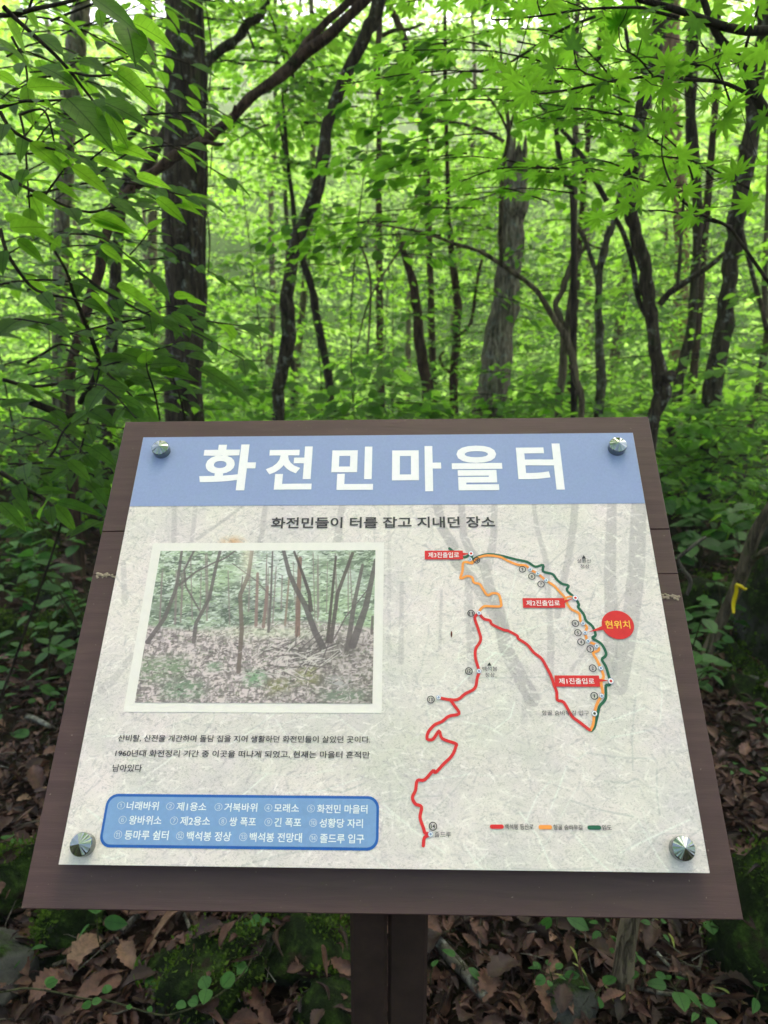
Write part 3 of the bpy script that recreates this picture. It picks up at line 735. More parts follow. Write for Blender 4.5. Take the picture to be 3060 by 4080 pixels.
for i in range(26):
    x = U(.05, .95); ps([(170+1400*x+U(-15, 15), U(140, 300)), (170+1400*x+U(-10, 10), U(480, 610))], (U(5, 9), U(7, 13)), (128, 112, 110), .7)
ps([(415, 140), (390, 330), (370, 400), (310, 550), (210, 690)], (16, 30)); ps([(490, 140), (430, 260), (440, 360), (520, 500)], (14, 10)); ps([(620, 210), (500, 270), (400, 350)], (10, 16))
ps([(645, 145), (620, 240), (580, 430), (500, 580), (487, 690)], (18, 24)); ps([(735, 145), (680, 185), (630, 210)], (10, 12))
ps([(835, 145), (815, 290), (765, 410), (775, 620), (755, 870)], (24, 26), (104, 90, 82)); ps([(720, 220), (870, 330), (950, 420)], (6, 8)); ps([(780, 300), (770, 390)], (8, 10))
ps([(870, 280), (860, 590)], (16, 20), (140, 108, 100)); ps([(930, 360), (905, 600)], (16, 20), (134, 104, 96)); ps([(960, 150), (950, 420), (935, 630)], (10, 16)); ps([(1060, 300), (1035, 590)], (10, 14), (140, 116, 100))
ps([(1125, 190), (1115, 420), (1110, 650)], (24, 30), (122, 88, 78)); ps([(1025, 140), (1060, 280), (1100, 370), (1160, 480), (1210, 620), (1260, 720)], (22, 40), (84, 77, 79)); ps([(1090, 150), (1140, 280), (1180, 400), (1190, 500)], (14, 26), (68, 60, 60))
ps([(1340, 180), (1310, 480), (1290, 690)], (14, 20), (70, 62, 60)); ps([(1440, 160), (1350, 400), (1310, 690)], (20, 24), (78, 70, 68)); ps([(1500, 230), (1450, 460), (1410, 730)], (18, 32), (90, 82, 82)); ps([(1580, 200), (1520, 480), (1440, 710)], (24, 48), (86, 79, 80))
ps([(1560, 340), (1400, 540), (1320, 690)], (7, 9)); ps([(1560, 540), (1555, 640)], (14, 16))
for i in range(80):
    x = U(880, 1260); y = U(710, 890); a = rng.normal(-.25, .5); L = U(50, 170)
    ps([(x, y), (x+L*math.cos(a), y+L*math.sin(a))], (U(6, 11), 5), (206, 196, 188) if i % 2 else (84, 78, 78), .75)
for i in range(160):
    x = U(140, 1560); y = U(720, 1050); a = U(0, 6.3); L = U(12, 50)
    ps([(x, y), (x+L*math.cos(a), y+L*math.sin(a)*.5)], (4, 3), random.choice([(196, 188, 184), (88, 86, 82), (120, 134, 110)]), .6)
R.over(np.exp(-((u-.41)/.03)**2-((v_-.0)/.2)**2)*.6, (228, 214, 182))
gy_ = R.c.mean(-1, keepdims=True); R.c = np.clip((R.c*.8+gy_*.2)*.92+np.array([.075, .055, .06]), 0, 1)
R.mesh('printed_photo', M['photo'], panel, HP+.0008, sign_base)
# trail map
LW = .0037
red1 = [(566, 543), (540, 572), (560, 640), (577, 710), (545, 770), (545, 830), (566, 908), (555, 950), (540, 1015), (480, 1050), (435, 1085), (385, 1088), (325, 1078)]
red2 = [(566, 543), (595, 578), (635, 590), (650, 615), (720, 648), (750, 655), (805, 685), (815, 705), (870, 742), (910, 790), (960, 830), (995, 890), (1020, 940), (1040, 1000), (1055, 1040), (1060, 1090), (1100, 1105), (1150, 1190), (1200, 1230), (1260, 1277)]
red3 = [(405, 190), (430, 225), (455, 268), (400, 282), (360, 312), (320, 330), (285, 370), (280, 408), (312, 408), (345, 363), (362, 405), (435, 433), (437, 450), (415, 500), (370, 545), (325, 592), (312, 582), (265, 632), (225, 637), (215, 690), (198, 730), (215, 765), (248, 782), (240, 840), (260, 900), (268, 925), (298, 932), (265, 950), (258, 995)]
org1 = [(510, 205), (525, 230), (470, 222), (462, 280), (450, 325), (490, 310), (522, 318), (535, 350), (570, 360), (590, 390), (620, 430), (650, 418), (690, 425), (705, 480), (700, 500), (640, 500), (600, 500), (575, 520), (566, 543)]
org2 = [(525, 226), (560, 195), (620, 180), (700, 190), (750, 215), (810, 238), (860, 243), (888, 268), (935, 295), (989, 337), (1040, 372), (1075, 410), (1110, 450), (1125, 490), (1150, 520), (1195, 545), (1205, 590), (1220, 608), (1245, 630), (1233, 667), (1240, 690), (1252, 719), (1306, 745), (1320, 775), (1285, 795), (1310, 840), (1332, 890), (1350, 940), (1335, 980), (1345, 1040), (1337, 1064), (1310, 1110), (1292, 1175), (1285, 1240), (1268, 1278)]
grn = [(380, 135), (420, 165), (475, 192), (516, 169), (525, 205), (560, 188), (620, 172), (700, 180), (800, 205), (870, 220), (920, 250), (970, 240), (970, 280), (1030, 297), (1055, 330), (1090, 358), (1130, 370), (1120, 400), (1172, 448), (1195, 490), (1190, 505), (1225, 550), (1240, 590), (1280, 625), (1300, 680), (1280, 700), (1335, 735), (1365, 790), (1360, 815), (1340, 835), (1365, 880), (1385, 945), (1395, 971), (1385, 995), (1365, 1000), (1365, 1070), (1350, 1100), (1325, 1130), (1310, 1190), (1292, 1260), (1272, 1282)]
mb = MB(); line(mb, pts(m6, *grn), LW*.95, HP+.0005); mb.build('green_trail_line', M['ink_green'], panel, sign_base)
mb = MB(); line(mb, pts(m6, *org1), LW*.9, HP+.0007); line(mb, pts(m6, *org2), LW*.9, HP+.00072); line(mb, pts(m6, (1110, 446), (1140, 438), (1172, 448)), LW*.6, HP+.00074); mb.build('orange_trail_line', M['ink_orange'], panel, sign_base)
mb = MB(); line(mb, pts(m6, *red1), LW, HP+.0009); line(mb, pts(m6, *red2), LW, HP+.00092); line(mb, pts(m8, *red3), LW, HP+.00094); mb.build('red_trail_line', M['ink_red'], panel, sign_base)
U6 = op(m6(700, 620))[0]-op(m6(600, 620))[0]; U6 /= 100.
for (x0, x1, y0, y1, txt, a, b, yt, yb_, tip) in ((225, 464, 150, 206, '제3진출입로', 247, 441, 161, 195, (514, 169)), (842, 1102, 449, 510, '제2진출입로', 865, 1076, 463, 498, (1165, 448)), (1043, 1320, 936, 1006, '제1진출입로', 1070, 1293, 953, 990, (1385, 969))):
    mb = MB(); A = op(m6(x0, y1)); B = op(m6(x1, y0)); c = op(m6(x1, (y0+y1)/2-6))
    A2 = op(m6(x0, y0)); Xl = (A[0]+A2[0])/2
    flat(mb, [(Xl, A[1]), (B[0], A[1]), (B[0], B[1]), (Xl, B[1])], HP+.0011, 0)
    t_ = op(m6(*tip)); flat(mb, [(B[0]-.001, c[1]-.002), (t_[0], t_[1]), (B[0]-.001, c[1]+.002)], HP+.00112, 0)
    fitpx(mb, txt, m6, a, b, yt, yb_, h=HP+.0014, bold=.008, mi=1)
    mb.build('entrance_label', [M['ink_red'], M['ink_white']], panel, sign_base, smooth=False)
mb = MB(); c = op(m6(1439, 617)); disc(mb, c, 100*U6, HP+.0011, ry=abs(op(m6(1439, 527))[1]-op(m6(1439, 707))[1])/2, n=48)
t_ = op(m6(1255, 662)); flat(mb, [(t_[0], t_[1]), (c[0]-.8*100*U6, c[1]-.0062), (c[0]-.8*100*U6, c[1]+.0002)], HP+.00113)
fitpx(mb, '현위치', m6, 1362, 1519, 591, 641, h=HP+.0014, bold=.014, mi=1)
mb.build('location_balloon', [M['ink_red'], M['ink_yellow']], panel, sign_base, smooth=False)
for nmk, spots, rr, cm in (('entrance_marker', [(516, 169), (1172, 448), (1395, 971)], (19, 16, 8), 'ink_red'), ('entrance_marker', [(1292, 1175)], (17, 15, 8), 'ink_dark'),
                       ('map_stop', [(510, 205), (888, 268), (935, 295), (989, 337), (1220, 608), (1233, 667), (1252, 719), (1306, 750), (1332, 890), (1337, 1064), (566, 543), (566, 908), (312, 1074), None], (14.5, 12, 7), 'ink_dot')):
    for p in spots:
        mb = MB(); c = op(m6(*p)) if p else op(m8(298, 932))
        disc(mb, c, rr[0]*U6, HP+.0012, mi=2); disc(mb, c, rr[1]*U6, HP+.00145, mi=0); disc(mb, c, rr[2]*U6, HP+.0017, mi=1)
        mb.build(nmk, [M['ink_white'], M[cm], M['ink_dot']], panel, sign_base, smooth=False)
for tx, p in (('10', (551, 211)), ('9', (839, 268)), ('8', (898, 313)), ('7', (956, 361)), ('6', (1172, 608)), ('5', (1188, 667)), ('4', (1208, 725)), ('3', (1266, 769)), ('2', (1281, 890)), ('1', (1291, 1064)), ('11', (516, 544)), ('12', (502, 908)), ('13', (263, 1087)), ('14', None)):
    mb = MB(); c = op(m6(*p)) if p else op(m8(311, 888)); r = 22*U6
    ring(mb, c, r*.82, r*1.05, HP+.0012); hw = r*(.52 if len(tx) == 2 else .26); hw = r*.13 if tx == '1' else hw
    fit(mb, tx, c[0]-hw, c[0]+hw, c[1]-r*.48, c[1]+r*.48, HP+.0012, .022)
    mb.build('map_number', M['ink_black'], panel, sign_base, smooth=False)
for tx, f, a, b, yt, yb_ in (('상원산', m6, 1184, 1273, 202, 228), ('정상', m6, 1205, 1262, 237, 262), ('백석봉', m6, 587, 682, 880, 908), ('정상', m6, 606, 666, 918, 946), ('항골 숨바우길 입구', m6, 962, 1260, 1156, 1187), ('졸드루', m8, 320, 411, 919, 949)):
    mb = MB(); fitpx(mb, tx, f, a, b, yt, yb_, h=HP+.0012, bold=.004)
    mb.build('place_lettering', M['ink_grey'], panel, sign_base, smooth=False)
for p in ((1225, 190), (631, 864)):
    mb = MB(); a = op(m6(p[0], p[1]-12)); b = op(m6(p[0]-14, p[1]+11)); c = op(m6(p[0]+14, p[1]+11)); flat(mb, [b, c, a], HP+.0012)
    mb.build('summit_mark', M['ink_dark'], panel, sign_base)
for cm, xa, xb, y, tx, a, b, yt, yb_ in (('ink_red', 630, 696, 890, '백석봉 등산로', 708, 865, 876, 907), ('ink_orange', 898, 962, 893, '항골 숨바우길', 975, 1135, 879, 909), ('ink_green', 1167, 1232, 895, '임도', 1243, 1296, 881, 910)):
    mb = MB(); line(mb, [op(m8(xa+5, y)), op(m8((xa+xb)/2, y)), op(m8(xb-6, y))], .0045, HP+.0008, 0); fitpx(mb, tx, m8, a, b, yt, yb_, h=HP+.0012, bold=.008, mi=1)
    mb.build('map_key', [M[cm], M['ink_black']], panel, sign_base, smooth=False)
# specks on the print: a fallen seed and small dirt
M['seed'] = simple('brown_seed', srgb(96, 48, 34), .6, .3)
mb = MB(); c = op(m6(393, 675)); V = [L2W(c[0]+.0022*math.cos(t)*.5, c[1]+.0042*math.sin(t), HP+.0006) for t in np.linspace(0, 6.28, 10, endpoint=False)]+[L2W(c[0], c[1], HP+.002)]
mb.add(V, [(j, (j+1) % 10, 10) for j in range(10)])
tag(mb.build('seed', M['seed'], None, V[-1]), 'small brown seed lying on the pale panel beside the trail map', 'seed')
# bolts: chromed caps with a shallow facetted cone
m = NT('chrome'); m.b.inputs['Base Color'].default_value = (.24, .27, .26, 1); m.b.inputs['Metallic'].default_value = 1; m.b.inputs['Roughness'].default_value = .13; M['chrome'] = m.mat
for p, r in (((637, 1782), .0126), ((2464, 1770), .0126), ((321, 3364), .0128), ((2725, 3380), .0128)):
    cH = .0115; c = onplane(p, HP+cH); mb = MB(); n = 40; V = []; A = np.linspace(0, 2*math.pi, n, endpoint=False)
    for (rr, h) in ((r, 0), (r, cH-.0012), (r*.95, cH)): V += [L2W(c[0]+rr*math.cos(t), c[1]+rr*math.sin(t), HP+h+(U(-.0005, .0005) if rr < r else 0)) for t in A]
    F = [(k+rw*n, (k+1) % n+rw*n, (k+1) % n+(rw+1)*n, k+(rw+1)*n) for rw in (0, 1) for k in range(n)]
    V.append(L2W(c[0], c[1], HP+cH+.0056)); F += [(2*n+k, 2*n+(k+1) % n, 3*n) for k in range(n)]
    mb.add(V, F); b = mb.build('bolt', M['chrome'], sign, sign_base, smooth=False)
    mb = MB(); A = np.linspace(0, 2*math.pi, 16, endpoint=False)
    V = [L2W(c[0]+.007*math.cos(t), c[1]+.007*math.sin(t), .0003) for t in A]+[L2W(c[0]+.007*math.cos(t), c[1]+.007*math.sin(t), PANEL_H-.0003) for t in A]
    mb.add(V, [(k, (k+1) % 16, 16+(k+1) % 16, 16+k) for k in range(16)]); mb.build('spacer', M['chrome'], b, sign_base)

# ================================================================== TREES
CROWNS = []
def crown_mesh(seed, n_spray, rad, hgt, lsize):
    lv = Leaves(); mb = MB()
    for i in range(n_spray):
        az = U(0, 6.283); z = U(-.5, .5)*hgt; k = math.sqrt(max(.1, 1-(z/(hgt*.55))**2))
        r0 = U(.0, .55)*rad*k; L = U(.5, .95)*rad*k*.8
        o = np.array([math.cos(az)*r0, math.sin(az)*r0, z])
        spray(lv, o, az+U(-.5, .5), L, int(48*L)+20, lsize, T_MID, U(-.1, .25), .2, .42, .4, mb, .012)
    return lv, mb
def trunk_path(P, R, Y, lean=0.0, top=None, base=True, spread=.4):
    """photo trace (upper end last) -> 3D path at distance Y; runs on down to the ground"""
    Q = [at(p, Y+lean*i) for i, p in enumerate(P)]
    W = [r/2/FPX*(Y+lean*i)/math.cos(0) for i, r in enumerate(R)]
    if base:
        b = Q[0].copy(); d = Q[1]-Q[0]; g = ghs(b[0], b[1])
        if b[2] > g+.05:
            k = (b[2]-g)*.5
            b2 = np.array([b[0]-d[0]/max(abs(d[2]), .2)*k*spread, b[1], g-.08]); Q = [b2]+Q; W = [W[0]*1.35]+W
    if top is not None:
        d = Q[-1]-Q[-2]; d /= np.linalg.norm(d); h = top-Q[-1][2]
        if h > .2:
            d2 = d*.6+UPV*.6; d2 /= np.linalg.norm(d2)
            Q.append(Q[-1]+d2*h*.5/max(d2[2], .3)); W.append(W[-1]*.8); Q.append(Q[-1]+(d2*.5+UPV*.5)*h*.5/max((d2*.5+UPV*.5)[2], .3)); W.append(W[-1]*.55)
    return np.array(Q), np.array(W)
crown_cache = []
def add_crown(parent, base, c, rad, hgt, mat='leaf_mid', lsize=.10, n=None):
    key = (round(rad, 1), round(hgt, 1), mat)
    for k, me in crown_cache:
        if k == key:
            o = bpy.data.objects.new('crown', me); COL.objects.link(o); break
    else:
        lv, mb = crown_mesh(0, n or int(22*rad), rad, hgt, lsize); o = lv.build('crown', M[mat], parent, (0, 0, 0), (mb, M['twig'])); crown_cache.append((key, o.data))
    o.parent = parent; o.location = np.asarray(c)-base; o.rotation_euler = (0, 0, U(0, 6.28))
    return o
def tree(name, label, cat, f, P, R, Y, mat, top=None, lean=0, rough=.12, n=12, crown=None, group=None, branches=(), base=True, sub=5, splinter=False, spread=.4):
    if max(R) < 60: R = [r*.88 for r in R]
    Q, W = trunk_path([f(*p) if not isinstance(p[0], tuple) else p[0] for p in P], [r*K for r in R], Y, lean, top, base, spread)
    b = Q[0]; t = thing(name, label, cat, b, group)
    Q2, W2 = smooth_path(Q, W, sub); kk = np.arange(len(Q2)); ph = rng.random()*9
    wob = np.clip(W2, 0, .05)*.55
    Q2 = Q2+np.stack([(fbm(kk*.33+ph, kk*0+ph, 3)-.5)*2*wob, (fbm(kk*.33+ph, kk*0+5+ph, 3)-.5)*2*wob, 0*kk], 1); W2 = W2*(1+.22*(fbm(kk*.5+ph, kk*0+9, 3)-.5)*2)
    mb = MB(); mb.tube(Q2, W2, n*2 if W2.max() > .035 else n, rough, True, 0, 2 if W2.max() > .035 else 1)
    if splinter:
        tp = Q2[-1]; d_ = Q2[-1]-Q2[-2]; d_ /= np.linalg.norm(d_)
        for k in range(9):
            a_ = U(0, 6.28); o_ = tp+np.array([math.cos(a_), math.sin(a_), 0])*W2[-1]*U(.3, .85)-d_*.06; h_ = U(.08, .38)
            mb.tube([o_, o_+d_*h_*.6+np.array([U(-.01, .01), 0, 0]), o_+d_*h_], [W2[-1]*U(.25, .45), W2[-1]*.2, .002], 6, .2, False, 0, 2)
    mb.build('trunk', M[mat], t, b)
    for (bf, bP, bR, y0, y1) in branches:
        ys = np.linspace(y0, y1, len(bP)); BQ = np.array([at(bf(*p), y) for p, y in zip(bP, ys)]); BWd = np.array([r*K/2/FPX*y for r, y in zip(bR, ys)])
        mb = MB(); mb.tube(BQ, BWd, 8, .1, True, 0, 4); mb.build('branch', M[mat], t, b)
    if crown: 
        for (dx, dy, dz, rad, hgt) in crown: add_crown(t, b, Q[-1]+np.array([dx, dy, dz]), rad, hgt)
    return t, Q
TOP = 6.2
big = [(0, 0, .6, 2.6, 2.0), (-.8, -1.2, -.3, 2.6, 2.0)]
one = [(0, 0, .2, 2.6, 2.0)]
small = [(0, 0, .2, 1.6, 1.2)]
# A - thick straight trunk on the left
tree('straight_tree', 'thick straight dark trunk on the left, ringed by big shrub leaves', 'tree', zd, [(398, 905), (398, 700), (399, 500), (399, 300), (396, 120), (392, -20)], [84, 82, 80, 80, 80, 78], 5.2, 'bark_dark', TOP+2, crown=big, n=20, rough=.05)
# B - dead vine hanging beside it
P = [at(zd(*p), 4.95) for p in ((437, 760), (441, 600), (443, 450), (446, 380), (441, 280), (444, 200), (438, 110), (432, 40), (436, -60))]
mb = MB(); mb.tube(P, [.006, .010, .009, .011, .012, .010, .012, .010, .009], 7, .3, True, 0, 4)
for k in (1, 3, 5): mb.tube([P[k]+np.array([.02, .01, 0]), P[k]+np.array([.045, .02, .25]), P[k]+np.array([.025, .0, .5])], [.004, .005, .004], 5, .2, False, 0, 4)
tag(mb.build('hanging_vine', M['bark_black'], None, P[0]), 'thin dark woody vine hanging down beside the thick left trunk', 'vine')
# C - leaning red-brown tree crossing in front of the thick trunk
tree('leaning_tree', 'leaning reddish dark stem crossing in front of the thick left trunk, forked above', 'tree', zd, [(150, 864), (170, 734), (190, 662), (212, 583), (228, 505), (258, 436), (330, 372), (400, 325), (450, 296), (500, 256), (542, 212), (589, 176), (632, 140), (652, 108), (704, 50), (758, 0), (800, -40)], [24, 23, 24, 23, 23, 23, 23, 23, 23, 22, 23, 24, 25, 18, 17, 16, 15], 4.4, 'bark_red', TOP, n=14, crown=one, 
     branches=[(zd, [(634, 138), (660, 112), (690, 92), (715, 72), (752, 36), (790, 0), (830, -40)], [24, 24, 22, 21, 19, 17, 14], 4.38, 4.2), (zd, [(440, 305), (470, 312), (482, 310)], [10, 8, 5], 4.35, 4.3), (zd, [(505, 250), (508, 228)], [10, 6], 4.38, 4.35)], rough=.14)
tree('leaning_tree', 'dark leaning stem passing behind the thick left trunk toward the top edge', 'tree', zd, [(262, 440), (300, 395), (330, 340), (362, 268), (410, 190), (448, 132), (500, 92), (535, 52), (585, -30)], [24, 24, 22, 22, 22, 21, 20, 19, 17], 6.0, 'bark_dark', TOP+1, crown=one, n=10,
     branches=[(zd, [(275, 300), (308, 268), (335, 232)], [12, 12, 10], 5.9, 5.9)])
# E - curved trunk in the middle
tree('curved_tree', 'slender dark trunk curving up and right, left of centre', 'tree', zd, [(598, 890), (604, 830), (622, 745), (618, 690), (622, 610), (634, 545), (650, 490), (682, 420), (700, 330), (714, 250), (745, 180), (790, 70), (824, -30)], [30, 30, 33, 32, 31, 30, 31, 29, 27, 27, 29, 30, 29], 5.6, 'bark_dark', TOP+1, crown=one, rough=.14, n=14)
tree('crooked_tree', 'thin crooked dark stem just right of the curved trunk', 'tree', zd, [(712, 880), (706, 800), (694, 730), (680, 660), (668, 610), (652, 555), (640, 500)], [20, 20, 20, 20, 18, 15, 12], 7.4, 'bark_black', 3.8, rough=.2, crown=small)
tree('snag', 'dark broken-topped dead stem in the middle of the thicket', 'dead tree', zd, [(928, 900), (922, 830), (908, 745), (897, 660), (888, 600), (876, 556)], [28, 27, 25, 22, 20, 18], 6.8, 'bark_red', None, rough=.2, splinter=True)
tree('upright_tree', 'slim reddish stem between the dark snag and the grey trunk', 'tree', zd, [(978, 905), (980, 800), (986, 720), (990, 660), (982, 600), (974, 530), (968, 440)], [20, 20, 20, 19, 18, 15, 11], 7.6, 'bark_red', 5.0, rough=.16, crown=small,
     branches=[(z5, [(1205, 960), (1160, 930), (1135, 870), (1160, 830)], [9, 8, 7, 5], 7.55, 7.5), (z5, [(1240, 735), (1320, 660), (1350, 470), (1370, 350), (1400, 230)], [6, 7, 7, 7, 5], 7.6, 7.9)])
tree('broken_trunk', 'thick pale grey leaning trunk with a snapped top, right of centre', 'dead tree', zd, [(1052, 915), (1066, 830), (1078, 740), (1092, 640), (1102, 540), (1110, 450), (1116, 368)], [64, 64, 60, 56, 52, 50, 50], 6.6, 'bark_grey', None, n=18, rough=.16, splinter=True)
# H - arching stem
t_arch, QH = tree('arching_tree', 'thin bare stem arching left in front of the pale grey trunk', 'tree', zd, [(1254, 905), (1245, 820), (1232, 750), (1195, 690), (1160, 630), (1108, 588), (1040, 545), (985, 528), (925, 505), (850, 490), (770, 480)], [17, 17, 16, 14, 13, 12, 9, 8, 7, 5, 3], 4.3, 'bark_olive', None, n=8,
     branches=[(z2, [(1505, 1600), (1500, 1357), (1510, 1050), (1550, 800), (1520, 560), (1500, 300), (1490, 100)], [8, 9, 9, 9, 6, 4, 3], 4.25, 3.6), (z2, [(1550, 800), (1580, 680), (1620, 560), (1650, 430)], [6, 5, 4, 3], 3.95, 3.8), (z2, [(1550, 800), (1440, 600), (1200, 380), (1100, 270)], [5, 4, 3, 2], 3.95, 3.6), (z5, [(1140, 130), (1050, 150), (900, 200), (720, 205)], [4, 4, 3, 2], 4.25, 4.1), (z2, [(1000, 705), (1250, 740), (1410, 790), (1520, 850)], [3, 5, 6, 7], 4.0, 3.9), (z5, [(700, 850), (720, 480), (700, 300), (650, 140), (740, 0)], [4, 5, 5, 4, 3], 5.3, 5.3), (z5, [(640, 780), (720, 500), (900, 210), (1000, 60)], [3, 4, 4, 3], 5.0, 4.9)])
tree('forked_tree', 'thin stem with an elbow, leftmost of the pair right of the grey trunk', 'tree', z6, [(400, 1230), (425, 900), (430, 700), (385, 560), (430, 450), (470, 340), (505, 200), (500, 60)], [19, 18, 15, 14, 15, 16, 17, 13], 5.4, 'bark_olive', 5.2, n=8, crown=small,
     branches=[(z6, [(440, 850), (460, 640), (490, 420), (510, 250)], [16, 15, 14, 10], 5.4, 5.4), (z6, [(460, 300), (550, 220), (560, 150), (520, 90)], [8, 8, 7, 6], 5.4, 5.3)])
tree('mottled_tree', 'straight thin trunk speckled with pale lichen, left of the dark knotted trunk', 'tree', z6, [(640, 1225), (652, 1000), (650, 800), (642, 600), (645, 420), (675, 220), (710, 90), (742, 20)], [22, 22, 20, 19, 18, 17, 15, 14], 5.9, 'bark_spot', 5.5, n=10, crown=small,
     branches=[(z6, [(640, 400), (600, 280), (560, 170), (500, 60)], [9, 10, 10, 8], 5.9, 6.0), (z6, [(665, 210), (600, 195), (560, 150)], [4, 4, 3], 5.85, 5.9)])
# J - dark knotted trunk
tree('knotted_tree', 'dark curving trunk with a hollow knot, just above the top right board corner', 'tree', z6, [(960, 1340), (985, 1180), (1030, 1060), (1015, 960), (985, 840), (965, 640), (945, 480), (915, 300), (870, 140), (845, 20), (848, -180), (855, -300), (878, -480), (905, -640), (935, -800), (985, -1000), (1015, -1200), (1030, -1320)], [28, 31, 40, 34, 31, 30, 30, 31, 30, 28, 28, 31, 31, 30, 28, 27, 25, 24], 4.4, 'bark_dark', TOP, n=16, crown=one, rough=.10, sub=4,
     branches=[(z6, [(1030, 990), (1062, 982), (1086, 972)], [28, 27, 24], 4.36, 4.3), (z6, [(1010, 545), (1065, 480), (1120, 440), (1230, 370), (1330, 300), (1395, 235)], [13, 13, 13, 11, 10, 8], 4.4, 4.2),
               (z6, [(1113, 440), (1125, 330), (1135, 180), (1150, -40), (1160, -160)], [8, 8, 7, 6, 5], 4.32, 4.3), (z6, [(935, 630), (895, 560), (865, 440), (845, 300), (790, 120), (735, 20)], [9, 10, 12, 12, 11, 9], 4.4, 4.5), (z3, [(840, 900), (770, 780), (770, 560), (745, 500)], [6, 6, 4, 3], 4.4, 4.4), (z3, [(925, 420), (870, 420), (830, 330), (800, 150), (790, 40)], [11, 10, 8, 7, 6], 4.4, 4.5)])
kn = at(z6(1087, 972), 4.28)
# K - right trunk
tree('stout_tree', 'dark trunk at the right side with a stubby side snag', 'tree', z6, [(1285, 1420), (1305, 1200), (1330, 1000), (1370, 820), (1400, 620), (1420, 450), (1440, 300), (1460, 150), (1480, 0), (1500, -150), (1530, -300), (1550, -480), (1580, -700), (1610, -960), (1640, -1180), (1660, -1360)], [44, 42, 41, 40, 39, 37, 37, 38, 37, 38, 38, 36, 34, 32, 31, 30], 6.0, 'bark_dark', TOP+1, n=14, crown=one, rough=.1, sub=4, branches=[(z3, [(1530, 960), (1500, 900), (1490, 870)], [20, 12, 5], 5.95, 5.9), (z6, [(1500, 100), (1580, 430), (1620, 560), (1650, 700)], [8, 10, 10, 10], 5.9, 5.6)])
tree('slim_tree', 'slim dark trunk between the knotted trunk and the stout right trunk', 'tree', z6, [(1070, 1380), (1095, 1180), (1130, 1000), (1175, 820), (1190, 640), (1210, 420), (1230, 200), (1235, -100), (1190, -560), (1200, -900), (1215, -1200), (1215, -1320)], [26, 25, 22, 22, 20, 20, 22, 22, 24, 26, 26, 25], 7.2, 'bark_dark', TOP, n=10, crown=one, sub=4)
tree('pine_tree', 'pinkish red-barked pine trunk far behind the right side maple leaves', 'tree', z3, [(1140, 1700), (1130, 1250), (1060, 560), (1070, 300), (1085, 60), (1090, -60)], [34, 34, 34, 34, 34, 33], 12.5, 'bark_pine', 10, n=10, rough=.06, crown=one)
tree('slim_tree', 'thin dark stem left of the stout right trunk, near the upper right', 'tree', z3, [(1150, 1200), (1150, 900), (1345, 620), (1350, 420), (1355, 220), (1360, -40)][2:], [14, 14, 14, 13], 8.5, 'bark_red', 7, n=8, crown=small)
tree('pale_trunk_tree', 'grey thick trunk at the upper left behind the shrub leaves', 'tree', zd, [(250, 900), (256, 560), (268, 400), (150, 110), (165, 60), (178, -20)][3:], [36, 40, 42], 7.4, 'bark_grey', TOP+1, n=14, crown=one, base=False) if False else tree('pale_trunk_tree', 'grey trunk at the upper left half hidden behind the shrub leaves', 'tree', zd, [(128, 900), (132, 560), (140, 380), (152, 230), (164, 120), (174, 50), (178, -20)], [32, 32, 34, 38, 42, 40, 36], 7.4, 'bark_grey', TOP+1, n=14, crown=one)
tree('slim_tree', 'thin dark stem left of centre near the top edge', 'tree', z2, [(195, 900), (180, 740), (150, 560), (155, 400), (150, 220), (145, 40), (150, -60)], [9, 9, 9, 8, 8, 7, 7], 11, 'bark_black', 8, n=7, crown=small)
tree('slim_tree', 'slim straight trunk right of the curved trunk near the top edge', 'tree', z2, [(770, 900), (765, 620), (760, 380), (765, 180), (770, 0), (770, -60)], [13, 13, 13, 13, 13, 12], 11, 'bark_red', 8, n=8, crown=small)
tree('slanting_tree', 'brown stem slanting to the top edge, centre of the upper thicket', 'tree', z2, [(1050, 820), (1020, 680), (990, 480), (930, 260), (870, 110), (820, -30)], [13, 14, 15, 16, 15, 13], 9.5, 'bark_red', 7.5, n=8, crown=small, branches=[(z2, [(790, 215), (850, 185), (950, 175), (1040, 140)], [8, 8, 6, 4], 8.2, 8.0)])
tree('sapling', 'thin dark stem sloping left of the knotted trunk', 'sapling', z3, [(490, 1330), (440, 1120), (410, 950), (385, 800), (365, 710), (250, 600)], [13, 13, 12, 11, 10, 6], 4.8, 'bark_black', None, n=8, branches=[(z3, [(400, 760), (480, 850), (560, 970), (620, 1080), (690, 1210)], [8, 9, 10, 11, 12], 4.75, 4.7)])
tree('slim_tree', 'thin reddish stem behind the maple leaves, left of the knotted trunk', 'tree', z3, [(560, 1000), (575, 780), (600, 620), (630, 420), (650, 200), (680, 0)], [13, 13, 13, 12, 11, 10], 9.5, 'bark_red', 6.5, n=8, crown=small)
tree('slim_tree', 'thin stem rising behind the pale snag at the right edge', 'tree', z6, [(1520, 1400), (1560, 1250), (1620, 950), (1650, 700), (1640, 300)], [18, 17, 16, 14, 12], 6.8, 'bark_olive', 6, n=8, crown=small)
